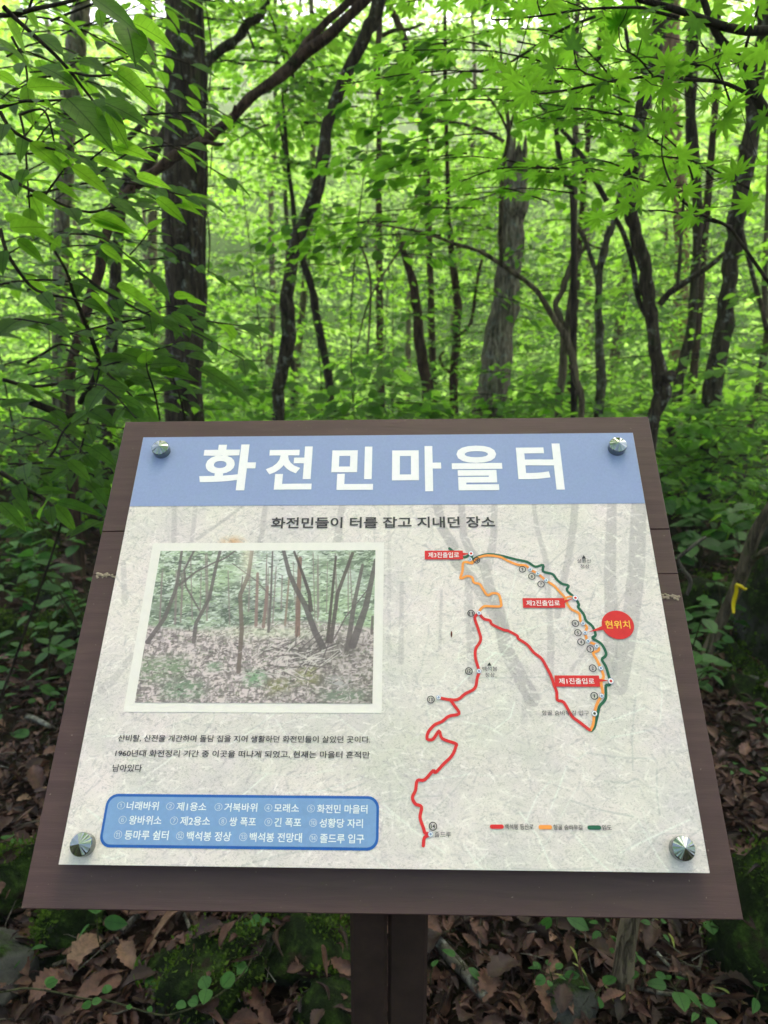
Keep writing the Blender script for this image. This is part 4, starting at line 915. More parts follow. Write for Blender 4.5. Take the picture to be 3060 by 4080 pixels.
# unseen trees added round the viewpoint to shade the sign; its bolts reflect them
for (x, y, h, rad, lab) in ((-2.6, -1.2, 6.5, 2.6, 'broad unseen tree added for shade, on the left behind the viewpoint'), (2.8, -1.8, 7, 2.6, 'broad unseen tree added for shade, on the right behind the viewpoint'), (.3, -5.0, 6.5, 2.6, 'leafy unseen tree added for shade, straight behind the viewpoint'), (4.4, 2.0, 6.5, 2.6, 'leafy unseen tree added for shade, outside the right edge beyond the maple')):
    b = np.array([x, y, ghs(x, y)-.05]); t = thing('unseen_shade_tree', lab, 'tree', b)
    P = [b, b+np.array([.05, .1, 2]), b+np.array([.1, .3, 4]), b+np.array([.0, .5, h])]
    mb = MB(); mb.tube(P, [.16, .13, .11, .06], 12, .1, True, 0, 5); mb.build('trunk', M['bark_dark'], t, b)
    add_crown(t, b, P[-1], rad, 2.0); add_crown(t, b, P[-1]+np.array([-x*.35, .8, .9]), rad, 2.0)
# far trunks that nothing tells apart
far0 = None
for i in range(12):
    Y = U(11, 24); x = U(-.62, .62)*Y
    g = ghs(x, Y); h = U(6, 9)
    t = thing('slim_tree', 'slim brown trunk among the bright far woods', 'tree', (x, Y, g), 'slim trunks in the far woods')
    if far0 is None:
        mb = MB(); P = [np.array([math.sin(k*1.1)*.12, math.cos(k*.8)*.1, k*1.15]) for k in range(9)]; mb.tube(P, np.linspace(.075, .03, 9), 8, .12, True, 0, 3); far0 = mb.build('trunk', M['bark_olive'], t)
    else:
        o = far0.copy(); COL.objects.link(o); o.parent = t
    t.rotation_euler = (U(-.12, .12), U(-.15, .15), U(0, 6.28)); s_ = U(.7, 1.4); t.scale = (s_, s_, s_)

# ------------------------------------------------------------------ foliage masses: too many stems and leaves to count
GAPS = []
def thicket():
    lv = Leaves(); mb = MB()
    for i in range(175):
        Y = 4.8+9.5*rng.random()**.85; x = rng.uniform(-.68, .68)*Y
        top = 1.55+.44*Y; g = ghs(x, Y); zc = g+.2+(top-g)*rng.random()
        if Y < 6.6 and zc > 1.9 and rng.random() < .7: continue
        R_ = rng.uniform(.5, 1.15)*(.65+Y/18); size = rng.uniform(.05, .105)*(1 if Y < 9 else 1.2); tint = rng.uniform(.05, .95); T = T_ROUND if size > .085 and Y < 8 else T_MID
        for k in range(int(rng.integers(6, 13))):
            az = rng.uniform(0, 6.28); r = R_*rng.random()**.5*.7
            o = (x+math.cos(az)*r, Y+math.sin(az)*r, max(g+.15, zc+rng.normal(0, .38)*R_)); L = rng.uniform(.5, 1.0)*R_
            if o[1] < 4.6: continue
            spray(lv, o, az+rng.normal(0, .6), L, int((20+24*L)*(.075/size)**1.1), size, T, rng.uniform(-.05, .18), .18, .45, .32, mb, .006, tint=tint+rng.normal(0, .08))
        if i % 4 == 0: mb.tube([(x, Y, g-.05), (x+U(-.1, .1), Y, (g+zc)/2), (x+U(-.2, .2), Y, zc+.3*R_)], [.011, .008, .004], 6, .1, False, 0, 3)
    for i in range(240):
        Y = 4.8+8*rng.random(); x = rng.uniform(-.66, .66)*Y; g = ghs(x, Y); z = g+.2+(1.9+.1*Y)*rng.random()
        L = rng.uniform(.4, .9); size = rng.uniform(.05, .09); spray(lv, (x, Y, z), rng.uniform(0, 6.28), L, int(20+22*L), size, T_MID, rng.uniform(-.1, .2), .2, .42, .38, mb, .005, tint=rng.uniform(.1, .9))
    for i in range(120):
        Y = 5.0+5*rng.random(); x = rng.uniform(-.62, .62)*Y; g = ghs(x, Y); R_ = rng.uniform(.3, .6); zc = g+rng.uniform(.25, 1.25)*(.7+.05*Y); size = rng.uniform(.065, .115); tint = rng.uniform(.35, 1)
        for k in range(int(rng.integers(4, 8))):
            az = rng.uniform(0, 6.28); spray(lv, (x+math.cos(az)*R_*.5, Y+math.sin(az)*R_*.5, max(g+.1, zc+rng.normal(0, .3)*R_)), az, rng.uniform(.35, .7), int(14*(.09/size)**1.2)+6, size, T_ROUND, rng.uniform(-.05, .2), .15, .45, .3, mb, .004, tint=tint)
    o = lv.build('understory_thicket', M['leaf_mid'], None, (0, 6, 0), (mb, M['twig'])); o['kind'] = 'stuff'
    return lv.count()
def far_woods():
    lv = Leaves(); mb = MB()
    for i in range(330):
        Y = 13+34*rng.random()**1.15; x = rng.uniform(-.75, .75)*Y; g = ghs(x, Y)
        top = (1.55+.46*Y-g)
        zc = g+.6+rng.random()*max(top, 3.0)
        if 13.5 < Y < 19 and zc-g > 3.0 and rng.random() < .6: continue
        R_ = rng.uniform(1.0, 2.3); size = rng.uniform(.10, .17)+.0030*Y; tint = rng.uniform(0, 1)
        for k in range(int(rng.integers(8, 15))):
            az = rng.uniform(0, 6.28); r = R_*rng.random()**.5*.75
            o = (x+math.cos(az)*r, Y+math.sin(az)*r, max(g+.2, zc+rng.normal(0, .42)*R_)); L = rng.uniform(.7, 1.4)
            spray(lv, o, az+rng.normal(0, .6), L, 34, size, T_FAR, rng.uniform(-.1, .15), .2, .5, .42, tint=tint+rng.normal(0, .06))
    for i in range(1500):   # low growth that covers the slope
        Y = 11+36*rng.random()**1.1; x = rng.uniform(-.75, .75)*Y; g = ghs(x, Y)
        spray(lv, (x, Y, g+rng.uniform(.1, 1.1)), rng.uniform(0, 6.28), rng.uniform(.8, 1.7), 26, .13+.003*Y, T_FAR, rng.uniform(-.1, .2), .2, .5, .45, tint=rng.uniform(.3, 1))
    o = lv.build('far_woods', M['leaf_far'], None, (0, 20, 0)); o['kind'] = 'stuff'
    return lv.count()
def trail_woods():
    lv = Leaves()
    for i in range(70):
        a = rng.uniform(math.pi*1.02, math.pi*1.98); r = rng.uniform(7, 13); x, y = math.cos(a)*r, math.sin(a)*r; zc = rng.uniform(.4, 6); R_ = rng.uniform(1, 1.9); tint = rng.random()
        for k in range(9):
            az = rng.uniform(0, 6.28); q = R_*rng.random()**.5*.75; spray(lv, (x+math.cos(az)*q, y+math.sin(az)*q, max(.2, zc+rng.normal(0, .45)*R_)), az, rng.uniform(.7, 1.3), 30, .16, T_FAR, 0, .2, .5, .4, tint=tint)
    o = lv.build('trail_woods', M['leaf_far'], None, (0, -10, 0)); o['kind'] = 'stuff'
trail_woods()
def undergrowth():
    lv = Leaves(); mb = MB()
    for i in range(1500):
        Y = 2.6+11*rng.random()**.75; x = rng.uniform(-.72, .72)*Y; g = ghs(x, Y)
        dens = fbm(x*.7+3, Y*.7, 3)
        if Y < 5 and (dens < .60 or x > -.2*Y): continue
        if dens < .40: continue
        h = rng.uniform(.1, .55)*(1.0 if Y > 4.5 else .5)
        k = int(rng.integers(6, 16)); a0 = rng.uniform(0, 6.28)
        O = np.array([[x, Y, g+h]])+rng.normal(0, .09, (k, 3))*[1, 1, .7]; A = rng.uniform(0, 6.28, k)
        D = np.stack([np.cos(A), np.sin(A), rng.normal(-.2, .2, k)], 1)
        lv.put(T_MID, O, D, UPV+rng.normal(0, .3, (k, 3)), rng.uniform(.05, .12, k), np.clip(rng.uniform(.2, .9)+rng.normal(0, .1, k), 0, 1))
        mb.tube([(x, Y, g-.02), (x+U(-.02, .02), Y, g+h*.6), (x+U(-.04, .04), Y, g+h)], [.004, .003, .002], 4, cap=False)
    o = lv.build('undergrowth', M['leaf_low'], None, (0, 6, 0), (mb, M['twig_green'])); o['kind'] = 'stuff'
    return lv.count()
print('LEAVES', thicket(), far_woods(), undergrowth())

# ------------------------------------------------------------------ big-leaved shrub on the left
def put_leaf(lv, b, tip, wid=1.0, T=T_NEAR, nrm=None, tint=None):
    d = tip-b; L = np.linalg.norm(d)
    n = np.array([U(-.3, .3), U(-.75, -.1), 1.0]) if nrm is None else nrm
    lv.put(T, [b], [d], [n], [L], tint, wid)
def dress(lv, mb, Q, size, step=.05, T=T_NEAR, droop=.14, sub=True, pet=.012, tint=None):
    """alternate leaves along a twig"""
    seg = np.linalg.norm(np.diff(Q, axis=0), axis=1); cum = np.concatenate([[0], np.cumsum(seg)]); s = U(.02, step); side = 1
    while s < cum[-1]:
        p = np.array([np.interp(s, cum, Q[:, k]) for k in range(3)]); i = min(np.searchsorted(cum, s), len(Q)-1); t = Q[i]-Q[max(i-1, 0)]; t = t/(np.linalg.norm(t)+1e-9)
        sd = np.cross(t, UPV); sd /= np.linalg.norm(sd)+1e-9
        d = t*U(.3, .9)+sd*side*U(.5, 1)+UPV*(-droop*U(.3, 1.6)); d /= np.linalg.norm(d)
        b = p+d*pet; mb.tube([p, b+d*.004], [.0012, .0009], 4, cap=False)
        put_leaf(lv, b, b+d*size*U(.65, 1.15), U(.8, 1.05), T, None, tint)
        side = -side; s += step*U(.6, 1.4)
    t = Q[-1]-Q[-2]; t /= np.linalg.norm(t); d = t-UPV*droop*U(.2, .8); put_leaf(lv, Q[-1], Q[-1]+d/np.linalg.norm(d)*size*U(.8, 1.15), U(.85, 1), T)
shb = np.array([-1.35, 2.3, ghs(-1.35, 2.3)])
shrub = thing('broadleaf_shrub', 'large shrub at the left edge with big drip-tipped leaves on thin dark twigs', 'shrub', shb)
lv = Leaves(); mb = MB()
def twig(f, q, Y0, Y1, r0, r1, store=None):
    ys = np.linspace(Y0, Y1, len(q)); Q = np.array([at(f(*p), y) for p, y in zip(q, ys)]); Q, R = smooth_path(Q, np.linspace(r0, r1, len(q)), 4)
    mb.tube(Q, R, 6, .1); return Q
TW = []
for (f, q, y0, y1, r0, r1) in (
    (z1, [(-60, 95), (90, 85), (200, 55), (350, 25), (480, -10)], 1.50, 1.45, .0045, .003),
    (z1, [(20, 40), (80, 100), (190, 200), (330, 330), (430, 440), (500, 530), (570, 620)], 1.40, 1.42, .0042, .002),
    (z1, [(-40, 660), (120, 610), (260, 605), (390, 600)], 1.6, 1.55, .004, .002),
    (z1, [(-40, 1015), (0, 1040), (160, 1130), (270, 1180), (400, 1240), (540, 1275), (660, 1250), (760, 1240)], 1.62, 1.6, .0045, .002),
    (z1, [(0, 670), (60, 770), (150, 830), (260, 880), (330, 900)], 1.5, 1.5, .0038, .002),
    (z1, [(420, 430), (540, 455), (670, 450)], 1.41, 1.36, .0025, .0015),
    (z1, [(115, 690), (240, 655), (290, 710), (325, 850)], 1.7, 1.68, .003, .002),
    (z1, [(270, 1175), (330, 1090), (390, 1010)], 1.61, 1.55, .0025, .0015),
    (z1, [(545, 960), (630, 890)], 1.5, 1.48, .002, .0015),
    (z1, [(70, 220), (150, 380), (165, 510)], 1.75, 1.75, .003, .002),
    (z1, [(120, 690), (150, 830), (160, 1000), (178, 1250)], 1.8, 1.8, .003, .002),
    (z1, [(640, 1070), (800, 1080)], 1.6, 1.55, .002, .0015), (z1, [(700, 90), (760, 150)], 1.4, 1.4, .002, .0015),
    (z1, [(860, 1270), (980, 1240), (1090, 1215)], 1.95, 1.9, .0025, .0015),
    (z4, [(0, 90), (40, 230), (120, 360), (200, 450), (300, 490), (400, 505), (500, 530)], 1.6, 1.6, .0045, .002),
    (z4, [(300, 180), (400, 350), (440, 480), (490, 600), (560, 780), (590, 930), (480, 1140)][::-1], 2.2, 1.9, .009, .003),
    (z4, [(-20, 430), (150, 405), (300, 400), (420, 410)], 1.75, 1.75, .003, .002), (z4, [(350, 215), (440, 195), (590, 195)], 1.85, 1.8, .0025, .0015),
    (z4, [(470, 350), (600, 450), (740, 530), (870, 600), (960, 640)], 1.9, 1.8, .004, .002), (z4, [(160, 900), (250, 850), (350, 790), (430, 800)], 1.9, 1.95, .004, .0025),
    (z4, [(960, 1240), (930, 1080), (890, 960), (880, 900)], 1.9, 1.8, .003, .002), (z4, [(1110, 1240), (1080, 1100), (1040, 990)], 2.0, 1.9, .003, .002),
    (z4, [(180, 1130), (300, 1180), (380, 1220), (430, 1215), (560, 1180)], 1.9, 2.0, .010, .006), (z4, [(400, 820), (560, 900), (700, 1010), (860, 1170)], 2.2, 2.1, .004, .003),
    (z4, [(870, 600), (1000, 560), (1075, 570)], 1.8, 1.75, .002, .0015), (z4, [(600, 930), (800, 860), (1000, 800), (1060, 790)], 2.1, 1.9, .004, .002), (z4, [(560, 700), (650, 690), (800, 700), (960, 660)], 2.0, 1.85, .003, .002),
    (z4, [(780, 250), (850, 170), (900, 100)], 2.0, 1.95, .002, .0015), (z4, [(20, 1000), (200, 1040), (420, 1020), (640, 1060)], 1.8, 2.0, .005, .003),
    (zl, [(0, 410), (100, 470), (200, 540), (300, 590), (380, 660)], 1.9, 1.9, .007, .004), (zl, [(60, 350), (180, 350), (300, 345)], 1.8, 1.8, .003, .002), (zl, [(560, 820), (640, 780), (730, 750)], 1.85, 1.7, .004, .003),
    (zl, [(320, 330), (380, 260), (440, 130), (500, 60)], 1.9, 1.9, .004, .002), (zl, [(660, 440), (760, 380), (800, 420)], 1.8, 1.75, .003, .002)):
    Q = twig(f, q, y0, y1, r0, r1); TW.append((Q, f, q))
    far = f is not z1
    dress(lv, mb, Q, .075 if not far else .078, .062 if not far else .05)
# main stems of the shrub rise from its foot to the twigs
for k in (3, 14, 25):
    e = TW[k][0][0]; mid = (shb+e)/2+np.array([U(-.1, .1), U(-.1, .1), .15]); mb.tube([shb+np.array([U(-.15, .15), U(-.1, .1), -.05]), mid, e], [.005, .0035, .0025], 7, .12, True, 0, 5)
# leaves that can be told apart in the photo: base -> tip
for (f, a, b, Y, wd, tn) in ((z1, (800, 140), (1105, 275), 1.36, .95, .8), (z1, (760, 150), (828, 350), 1.36, 1.3, .85), (z1, (700, 440), (1005, 645), 1.34, .95, .7), (z1, (680, 410), (885, 372), 1.36, .7, .3), (z1, (400, 590), (700, 860), 1.36, 1.05, .6), (z1, (610, 610), (905, 722), 1.42, 1.0, .7),
    (z1, (575, 640), (645, 775), 1.35, .7, .0), (z1, (615, 640), (755, 735), 1.35, .6, .0), (z1, (640, 660), (790, 890), 1.38, .9, .7), (z1, (670, 870), (940, 938), 1.45, .8, .8), (z1, (820, 1065), (1062, 1112), 1.5, .8, .9), (z1, (560, 960), (805, 1022), 1.46, .7, .6), (z1, (430, 1000), (695, 1165), 1.45, .8, .3), (z1, (290, 1020), (100, 1075), 1.5, .9, .2),
    (z1, (-20, 240), (232, 410), 1.3, .9, .7), (z1, (240, 400), (455, 465), 1.45, .9, .8), (z1, (320, 870), (500, 985), 1.4, .55, .1), (z1, (-20, 440), (132, 512), 1.4, 1.1, .6), (z1, (270, 620), (412, 725), 1.5, 1.0, .5), (z1, (180, 860), (385, 1005), 1.5, .95, .3), (z1, (560, -10), (850, 165), 1.3, .9, .2), (z1, (590, 50), (627, 180), 1.4, 1.5, .6),
    (z1, (1095, 1210), (1262, 1165), 1.85, .75, .8), (z1, (1092, 1218), (1255, 1248), 1.85, .7, .85), (z1, (660, 1200), (905, 1335), 1.55, .85, .6), (z1, (560, 1300), (810, 1375), 1.5, .85, .5), (z1, (480, 370), (592, 385), 1.42, 1.4, .2), (z1, (165, 530), (440, 490), 1.45, .8, .4), (z1, (330, 1110), (512, 1195), 1.5, .9, .5), (z1, (195, 1175), (405, 1245), 1.55, .9, .4), (z1, (45, 1330), (225, 1300), 1.5, 1.2, .3),
    (z1, (40, 130), (200, 330), 1.5, 1.2, .6), (z1, (210, 215), (380, 280), 1.55, .9, .7), (z1, (160, 70), (260, 190), 1.6, 1.1, .6), (z1, (20, 770), (105, 870), 1.5, 1.1, .6), (z1, (440, 40), (470, -40), 1.5, 1.1, .5), (z1, (330, 750), (520, 800), 1.6, .9, .8), (z1, (940, 1190), (1130, 1330), 1.7, .8, .8), (z1, (820, 1215), (960, 1200), 1.8, .9, .6),
    (z4, (60, 90), (300, 60), 1.45, 1.1, .3), (z4, (160, 110), (430, 195), 1.5, .9, .6), (z4, (540, 30), (790, 100), 1.5, .9, .6), (z4, (100, 160), (290, 290), 1.5, 1.0, .5), (z4, (600, 200), (780, 300), 1.6, .9, .6), (z4, (540, 490), (745, 660), 1.6, .9, .5), (z4, (700, 440), (1030, 600), 1.7, .75, .8), (z4, (1045, 500), (1172, 485), 1.9, 1.2, .9), (z4, (1130, 530), (1290, 540), 1.85, .7, .9), (z4, (1030, 600), (1190, 690), 1.8, .9, .8), (z4, (900, 610), (1030, 690), 1.75, .9, .1),
    (z4, (730, 840), (1060, 930), 1.85, .8, .9), (z4, (900, 930), (1190, 970), 1.9, .7, .9), (z4, (600, 880), (820, 850), 1.9, .8, .5), (z4, (1130, 850), (1280, 870), 1.95, .9, .7), (z4, (1200, 930), (1480, 1060), 2.0, .6, .7), (z4, (540, 1190), (700, 1260), 1.7, .9, .2), (z4, (730, 1170), (870, 1230), 1.7, 1.5, .3), (z4, (1120, 1050), (1200, 1110), 1.8, .9, .2), (z4, (0, 1160), (200, 1100), 1.7, .8, .2), (z4, (220, 1280), (350, 1350), 1.7, .9, .3), (z4, (260, 1080), (430, 1130), 1.9, .7, .4),
    (zl, (640, 230), (815, 340), 1.65, 1.2, .35), (zl, (480, 330), (660, 470), 1.7, 1.0, .3), (zl, (480, 380), (330, 460), 1.7, 1.1, .4), (zl, (250, 550), (530, 530), 1.8, .6, .6), (zl, (365, 580), (225, 720), 1.8, 1.1, .3), (zl, (400, 620), (740, 690), 1.75, .55, .6), (zl, (385, 640), (575, 830), 1.75, .7, .5), (zl, (670, 530), (760, 640), 1.7, 1.0, .4), (zl, (0, 630), (195, 810), 1.7, .7, .5), (zl, (100, 600), (240, 740), 1.75, .7, .4), (zl, (130, 800), (0, 860), 1.75, .9, .1), (zl, (560, 300), (440, 320), 1.8, .9, .3), (zl, (320, 900), (430, 930), 2.2, 1.2, .2)):
    A = at(f(*a), Y+U(-.02, .02)); B = at(f(*b), Y+U(-.05, .05))
    d = (B-A)/np.linalg.norm(B-A); view = (CAMP-A)/np.linalg.norm(CAMP-A)
    under = A[2] > 1.62 and tn > .25 and U(0, 1) < .75
    n = view*U(.45, .75)*(-1 if under else 1)+UPV*.75+np.array([U(-.15, .15), 0, 0])
    lv.put(T_NEAR, [A], [d], [n], [np.linalg.norm(B-A)], tn, wd)
# deeper leaves that fill the shrub
for i in range(100):
    p = (U(-150, 560), U(0, 1950)); x_l = 520 if p[1] < 900 else 700
    if p[0]+U(0, 200) > x_l: continue
    Y = U(1.8, 3.2); o = at(p, Y)
    if o[2] < ghs(o[0], o[1])+.12: continue
    az = U(-.9, .9); L = U(.25, .5); d = np.array([math.cos(az), math.sin(az), U(-.3, .25)]); Q, _ = smooth_path(np.array([o, o+d*L*.5+UPV*.02, o+d*L-UPV*.03]), np.zeros(3), 3)
    mb.tube(Q, np.linspace(.003, .0015, len(Q)), 5); dress(lv, mb, Q, .082, .05)
mb.build('stem', M['twig'], shrub, shb); lv.build('foliage', M['leaf_shrub'], shrub, shb)

# ------------------------------------------------------------------ maple reaching in from the right
mpb = np.array([1.75, 2.3, ghs(1.75, 2.3)])
maple = thing('maple_tree', 'young maple reaching in from the right with bright hand-shaped leaves on thin twigs', 'tree', mpb)
lv = Leaves(); mb = MB(); MQ = []
def palm(c, size, d, n, tint=None): lv.put(T_MAPLES[int(rng.integers(4))], [c], [d], [n], [size], tint)
for (q, y0, y1, r0, r1) in (([(1120, 105), (940, 60), (880, 45), (570, 55), (300, 95), (30, 120), (-5, 100)], 1.75, 1.6, .0035, .0012), ([(1720, 180), (1540, 185), (1400, 160), (1310, 130), (1200, 90), (1050, 40), (860, -10)], 1.8, 1.75, .011, .006),
    ([(1720, 760), (1659, 690), (1600, 600), (1560, 520), (1500, 380), (1370, 230), (1310, 110), (1260, -40)], 1.8, 1.8, .013, .007), ([(1600, 600), (1520, 555), (1380, 495), (1200, 480), (970, 460), (700, 490), (430, 545), (290, 562), (265, 545)], 1.8, 1.6, .005, .0014),
    ([(970, 460), (880, 350), (780, 280), (762, 165)], 1.7, 1.62, .0022, .0012), ([(700, 490), (530, 420), (495, 300)], 1.65, 1.6, .0018, .0011), ([(530, 420), (370, 408)], 1.63, 1.6, .0014, .001), ([(1440, 1380), (1380, 1340), (1240, 1280), (1130, 1190), (1050, 1040), (1020, 900), (1040, 740)], 1.9, 1.8, .004, .0014),
    ([(620, 100), (420, 180), (200, 320), (70, 385), (-20, 320)], 2.6, 2.5, .005, .003), ([(1440, 640), (1350, 390), (1255, 255)], 1.8, 1.7, .0025, .0014), ([(1600, 40), (1580, 110), (1540, 230), (1500, 385)], 1.7, 1.8, .002, .004), ([(1220, 1150), (1200, 1050), (1150, 930), (1040, 820)], 1.9, 1.85, .003, .0015),
    ([(1440, 1360), (1200, 1300), (1030, 1265), (900, 1265), (820, 1220)], 1.95, 1.85, .003, .0012), ([(870, 350), (900, 235)], 1.68, 1.64, .0016, .001), ([(1380, 495), (1300, 400), (1180, 385)], 1.75, 1.7, .002, .001), ([(1200, 480), (1020, 520)], 1.75, 1.7, .0015, .001), ([(300, 95), (275, 20), (280, -60)], 1.65, 1.65, .0015, .001), ([(880, 45), (860, 0)], 1.7, 1.7, .0015, .001), ([(560, 50), (420, 0)], 1.65, 1.6, .0015, .001)):
    ys = np.linspace(y0, y1, len(q)); Q = np.array([at(z3(*p), y) for p, y in zip(q, ys)]); Q, R = smooth_path(Q, np.linspace(r0, r1, len(q)), 4); mb.tube(Q, R, 7, .1); MQ.append(Q)
mb.tube([mpb-UPV*.05, mpb+np.array([.02, 0, .7]), mpb+np.array([-.15, -.25, 1.1]), MQ[2][0]], [.03, .026, .02, .013], 9, .1, True, 0, 5)
mb.tube([mpb+np.array([.02, 0, .7]), mpb+np.array([.1, -.2, 1.5]), MQ[1][0]], [.022, .018, .011], 9, .1, True, 0, 5)
mb.tube([mpb+np.array([.02, 0, .7]), mpb+np.array([-.1, -.2, .95]), MQ[7][0]], [.012, .008, .004], 7, .1, True, 0, 5)
# leaf attachment point, tip of the middle lobe (both measured on the photo)
ML = [((490, 300), (470, 160)), ((495, 305), (350, 270)), ((725, 270), (610, 250)), ((765, 160), (720, 40)), ((765, 155), (600, 130)), ((900, 230), (940, 120)), ((372, 408), (220, 400)), ((372, 405), (330, 330)), ((160, 490), (20, 490)), ((230, 555), (150, 610)), ((500, 560), (400, 620)), ((1040, 400), (1010, 330)), ((1045, 400), (1150, 370)), ((1230, 110), (1180, 230)),
      ((1030, 725), (940, 650)), ((1040, 735), (1150, 690)), ((930, 790), (870, 870)), ((1090, 1130), (1010, 1180)), ((1190, 385), (1120, 380)), ((1330, 380), (1260, 370)), ((1390, 320), (1480, 290)), ((1500, 330), (1560, 380)), ((1390, 720), (1480, 800)), ((1460, 1040), (1500, 950)), ((1460, 1045), (1380, 1000)), ((1610, 990), (1660, 960)), ((1560, 1220), (1460, 1200)), ((900, 1190), (840, 1150)), ((1150, 1150), (1230, 1130)),
      ((640, 1310), (520, 1330)), ((640, 1310), (650, 1260)), ((1330, 50), (1440, 20)), ((1560, 90), (1470, 110)), ((1640, 510), (1580, 460)), ((340, 10), (460, 40)), ((270, 20), (150, 50)), ((180, 60), (60, 80)), ((1590, 60), (1650, -10)), ((700, 500), (590, 560)), ((960, 470), (910, 520)), ((760, 470), (870, 430)), ((1020, 520), (1110, 560)), ((1200, 1290), (1130, 1330)), ((820, 1220), (730, 1230)), ((1640, 700), (1560, 760)), ((1640, 300), (1600, 340)), ((270, 545), (330, 500)), ((120, 470), (80, 420)), ((860, 5), (760, 30)), ((430, 0), (330, -60)), ((1120, 940), (1200, 900)), ((1300, 620), (1230, 600)), ((1420, 640), (1530, 620))]
for a, b in ML:
    ya_ = U(1.6, 1.78); A = at(z3(*a), ya_); B = at(z3(*b), ya_+U(-.03, .03)); d = B-A; L = np.linalg.norm(d); L = max(L, .045)*U(.95, 1.15)
    n = UPV*.75+np.array([U(-.3, .3), U(.45, 1.0), 0]); palm(A, L, d, n)
    j = min(((np.linalg.norm(q-A), k, i) for k, Q in enumerate(MQ) for i, q in enumerate(Q)))
    mb.tube([A, (A+MQ[j[1]][j[2]])/2-UPV*.005, MQ[j[1]][j[2]]], [.0008, .0009, .0011], 4, cap=False)
# paired leaves along every twig, and a second tier of twigs further back
def dress_palm(Q, size, step):
    seg = np.linalg.norm(np.diff(Q, axis=0), axis=1); cum = np.concatenate([[0], np.cumsum(seg)]); s = step*.5
    while s < cum[-1]:
        p = np.array([np.interp(s, cum, Q[:, k]) for k in range(3)]); i = min(np.searchsorted(cum, s), len(Q)-1); t = Q[i]-Q[max(i-1, 0)]; t /= np.linalg.norm(t)+1e-9
        sd = np.cross(t, UPV); sd /= np.linalg.norm(sd)+1e-9
        for sg in (-1, 1):
            d = t*U(.2, .7)+sd*sg*U(.5, 1)+UPV*U(-.35, .2); d /= np.linalg.norm(d); c = p+d*U(.02, .035)
            mb.tube([p, c], [.0009, .0008], 4, cap=False); palm(c, size*U(.7, 1.1), d-UPV*.1, UPV+np.array([U(-.3, .3), U(.1, .8), 0]))
        s += step*U(.8, 1.3)
for k in (0, 3, 8, 10, 12, 7): dress_palm(MQ[k], .048, .17)
for i in range(34):
    p = z3(U(300, 1700), U(-50, 1350)); Y = U(2.0, 3.0); o = at(p, Y); az = U(2.2, 4.2); L = U(.3, .6); d = np.array([math.cos(az), math.sin(az)*.6, U(-.1, .25)])
    Q, R = smooth_path(np.array([o, o+d*L*.5+UPV*.02, o+d*L-UPV*.02]), np.array([.003, .002, .001]), 3); mb.tube(Q, R, 5); dress_palm(Q, .055, .09)
mb.build('trunk', M['twig'], maple, mpb); lv.build('foliage', M['leaf_maple'], maple, mpb)

# ------------------------------------------------------------------ round-leaved tiers in the upper middle belong to the arching tree
lv = Leaves(); mb = MB(); b0 = np.array(t_arch.location)
for (p, az, L, n, Y) in ((z2(1480, 800), 3.0, .5, 32, 3.4), (z2(1080, 600), 3.2, .22, 15, 3.6), (z2(760, 960), 3.1, .35, 24, 3.9), (z2(640, 640), 2.9, .14, 8, 3.9), (z2(1450, 600), 3.2, .45, 28, 3.2), (z2(1450, 420), 3.0, .4, 26, 3.1), (z2(1250, 250), 2.9, .3, 18, 3.0), (z2(1250, 740), 3.3, .42, 26, 3.5), (z2(1300, 920), 2.7, .4, 26, 3.3), (z2(1100, 900), 3.4, .35, 22, 3.6),
    (z2(1200, 1050), 3.1, .4, 26, 3.8), (z2(1000, 380), 3.1, .25, 16, 3.4), (z2(1440, 280), 3.6, .35, 22, 3.1), (z2(1500, 1150), 2.8, .4, 26, 3.7), (z5(880, 50), 3.1, .7, 45, 3.9), (z5(1140, 130), 3.4, .6, 36, 4.0), (z5(700, 200), 2.9, .6, 36, 4.1), (z2(1350, 1250), 3.2, .8, 45, 3.9),
    (z3(60, 600), .3, .35, 26, 3.9), (z3(120, 560), 2.9, .35, 26, 4.0), (z2(1500, 1000), .2, .4, 26, 4.1), (z5(900, 240), .4, .35, 22, 4.6), (z3(200, 700), .3, .7, 40, 3.5), (z3(240, 1050), .2, .7, 40, 3.8), (z3(150, 250), .4, .6, 36, 3.2), (z3(500, 800), .5, .6, 36, 3.9)):
    spray(lv, at(p, Y), az, L, n, .072, T_ROUND, .03, .12, .42, .35, mb, .004, tint=U(.2, .8))
lv.build('foliage', M['leaf_maple'], t_arch, b0, (mb, M['twig']))
# hollow of the knot
mb = MB(); vdir = CAMP-kn; vdir /= np.linalg.norm(vdir); a1 = np.cross(vdir, UPV); a1 /= np.linalg.norm(a1); a2 = np.cross(a1, vdir)
c0 = kn+vdir*.012; V = [c0+a1*math.cos(t)*.013+a2*math.sin(t)*.022 for t in np.linspace(0, 6.283, 14, endpoint=False)]
V2 = [c0+vdir*.006+a1*math.cos(t)*.024+a2*math.sin(t)*.034 for t in np.linspace(0, 6.283, 14, endpoint=False)]

